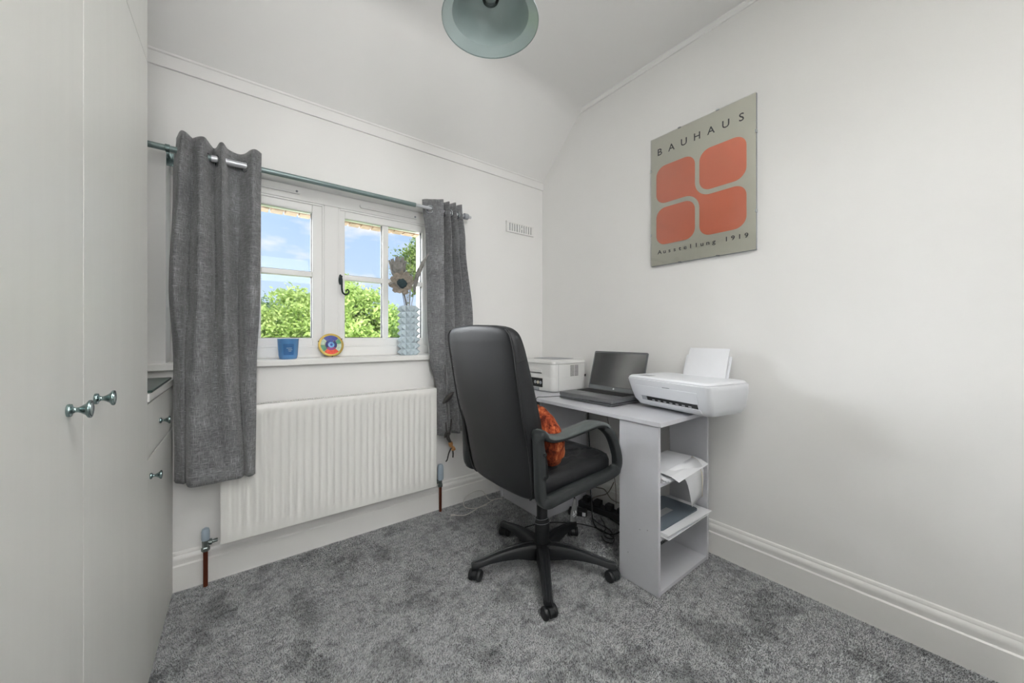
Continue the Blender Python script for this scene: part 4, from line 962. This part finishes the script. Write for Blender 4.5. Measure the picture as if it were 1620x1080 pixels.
# ------------------------------------------------------------------ outdoors
struct('ground', box(N(), -40, 60, 2.8, 90, -3.1, -3.0), 'grass')
def tree(name, label, base, crown, trunk_r, nclump, nleaf, lsz, m, seed, sparse=.0, trunk_top=None):
    """crown: list of ellipsoids (cx,cy,cz,rx,ry,rz)"""
    g = np.random.default_rng(seed); t = thing(name, label, 'tree', base, group=None)
    b = N(); cz = crown[0][2]; top = (crown[0][0], crown[0][1], cz)
    tube(b, [base, (base[0]*.7+top[0]*.3+.1, base[1]*.7+top[1]*.3, base[2]*.6+top[2]*.4), top], lambda s: trunk_r*(1-.6*s), 8)
    rs = random.Random(seed)
    for e in crown:
        for k_ in range(5):
            a = rs.uniform(0, 2*PI); el = rs.uniform(-.2, .9); q = Vector((e[0]+e[3]*.8*math.cos(a)*math.cos(el), e[1]+e[4]*.8*math.sin(a)*math.cos(el), e[2]+e[5]*.8*math.sin(el)))
            s0 = Vector(base).lerp(Vector(top), rs.uniform(.75, 1)); mid = s0.lerp(q, .5)+Vector((rs.uniform(-.1,.1), rs.uniform(-.1,.1), .12))
            tube(b, [s0, mid, q], lambda s: trunk_r*.35*(1-.8*s)+.006, 6, k=4)
    obj('trunk', b, 'bark', t, smooth=True)
    cs = []
    wts = np.array([e[3]*e[4]+e[3]*e[5] for e in crown]); wts = wts/wts.sum()
    for i in range(nclump):
        e = crown[g.choice(len(crown), p=wts)]; d = g.normal(size=3); d /= np.linalg.norm(d); d[1] = -abs(d[1])*.9 if g.random() < .7 else d[1]
        rr = g.uniform(.72, 1.04)
        cs.append([e[0]+e[3]*d[0]*rr, e[1]+e[4]*d[1]*rr, e[2]+e[5]*d[2]*rr])
    cs = np.array(cs); idx = g.integers(0, nclump, nleaf); cr = crown[0][3]*.17
    p = cs[idx]+g.normal(size=(nleaf, 3))*np.array([cr, cr, cr*.75])
    nrm = g.normal(size=(nleaf, 3))+np.array([0, -.4, .9]); nrm /= np.linalg.norm(nrm, axis=1)[:, None]
    u = np.cross(nrm, g.normal(size=(nleaf, 3))); u /= np.linalg.norm(u, axis=1)[:, None]; v = np.cross(nrm, u)
    s = lsz*g.uniform(.6, 1.25, nleaf)[:, None]
    V = np.stack([p-u*s, p+v*s*.5, p+u*s, p-v*s*.5], 1).astype(np.float32)-np.array(base, np.float32)
    me = bpy.data.meshes.new('foliage'); me.vertices.add(nleaf*4); me.vertices.foreach_set('co', V.ravel())
    me.loops.add(nleaf*4); me.loops.foreach_set('vertex_index', np.arange(nleaf*4, dtype=np.int32))
    me.polygons.add(nleaf); me.polygons.foreach_set('loop_start', np.arange(0, nleaf*4, 4, dtype=np.int32)); me.update(calc_edges=True)
    me.materials.append(M[m]); o = bpy.data.objects.new('foliage', me); COL.objects.link(o); o.parent = t; tag(o, kind='stuff')
tree('leafy_tree', 'bright green bushy tree seen through the left casement', (1.2, 10.2, -3), [(1.25,10.2,.9,.78,.9,1.25), (.5,10.4,.55,.55,.7,1.1), (1.6,10.2,.7,.45,.6,1.35), (.85,10.3,-.6,.95,1.0,1.3)], .13, 260, 42000, .055, 'leafA', 3)
tree('leafy_tree', 'yellow-green bushy tree seen through the middle of the right casement', (2.7, 9.4, -3), [(2.6,9.3,1.0,.75,.8,1.35), (3.2,9.6,.6,.6,.7,1.25), (2.25,9.5,1.2,.42,.5,1.25), (2.85,9.4,-.4,.95,1.0,1.4)], .13, 260, 46000, .055, 'leafB', 8)
tree('tall_tree', 'taller olive-green tree behind the dried flowers', (6.9, 12.9, -3), [(5.7,12.4,3.7,1.05,1.2,1.0), (6.8,12.8,4.0,1.4,1.4,1.3), (5.15,12.2,3.3,.5,.8,.6), (6.7,12.9,1.6,.9,1.0,1.0)], .2, 150, 22000, .06, 'leafC', 5)
tree('far_tree', 'darker distant tree at the far left of the window view', (.2, 19, -3), [(.5,19,1.2,1.1,1.4,1.7), (-.8,19,1.4,1.4,1.4,1.7), (1.8,19.5,.8,1.2,1.2,1.4)], .2, 110, 14000, .1, 'leafD', 12)
tree('far_tree', 'distant green tree low behind the studded vase', (9.0, 20, -3), [(8.2,20,.5,1.6,1.4,1.5), (10,20,1.2,1.6,1.4,1.8), (6.5,20,.2,1.5,1.3,1.5)], .2, 110, 14000, .1, 'leafD', 14)
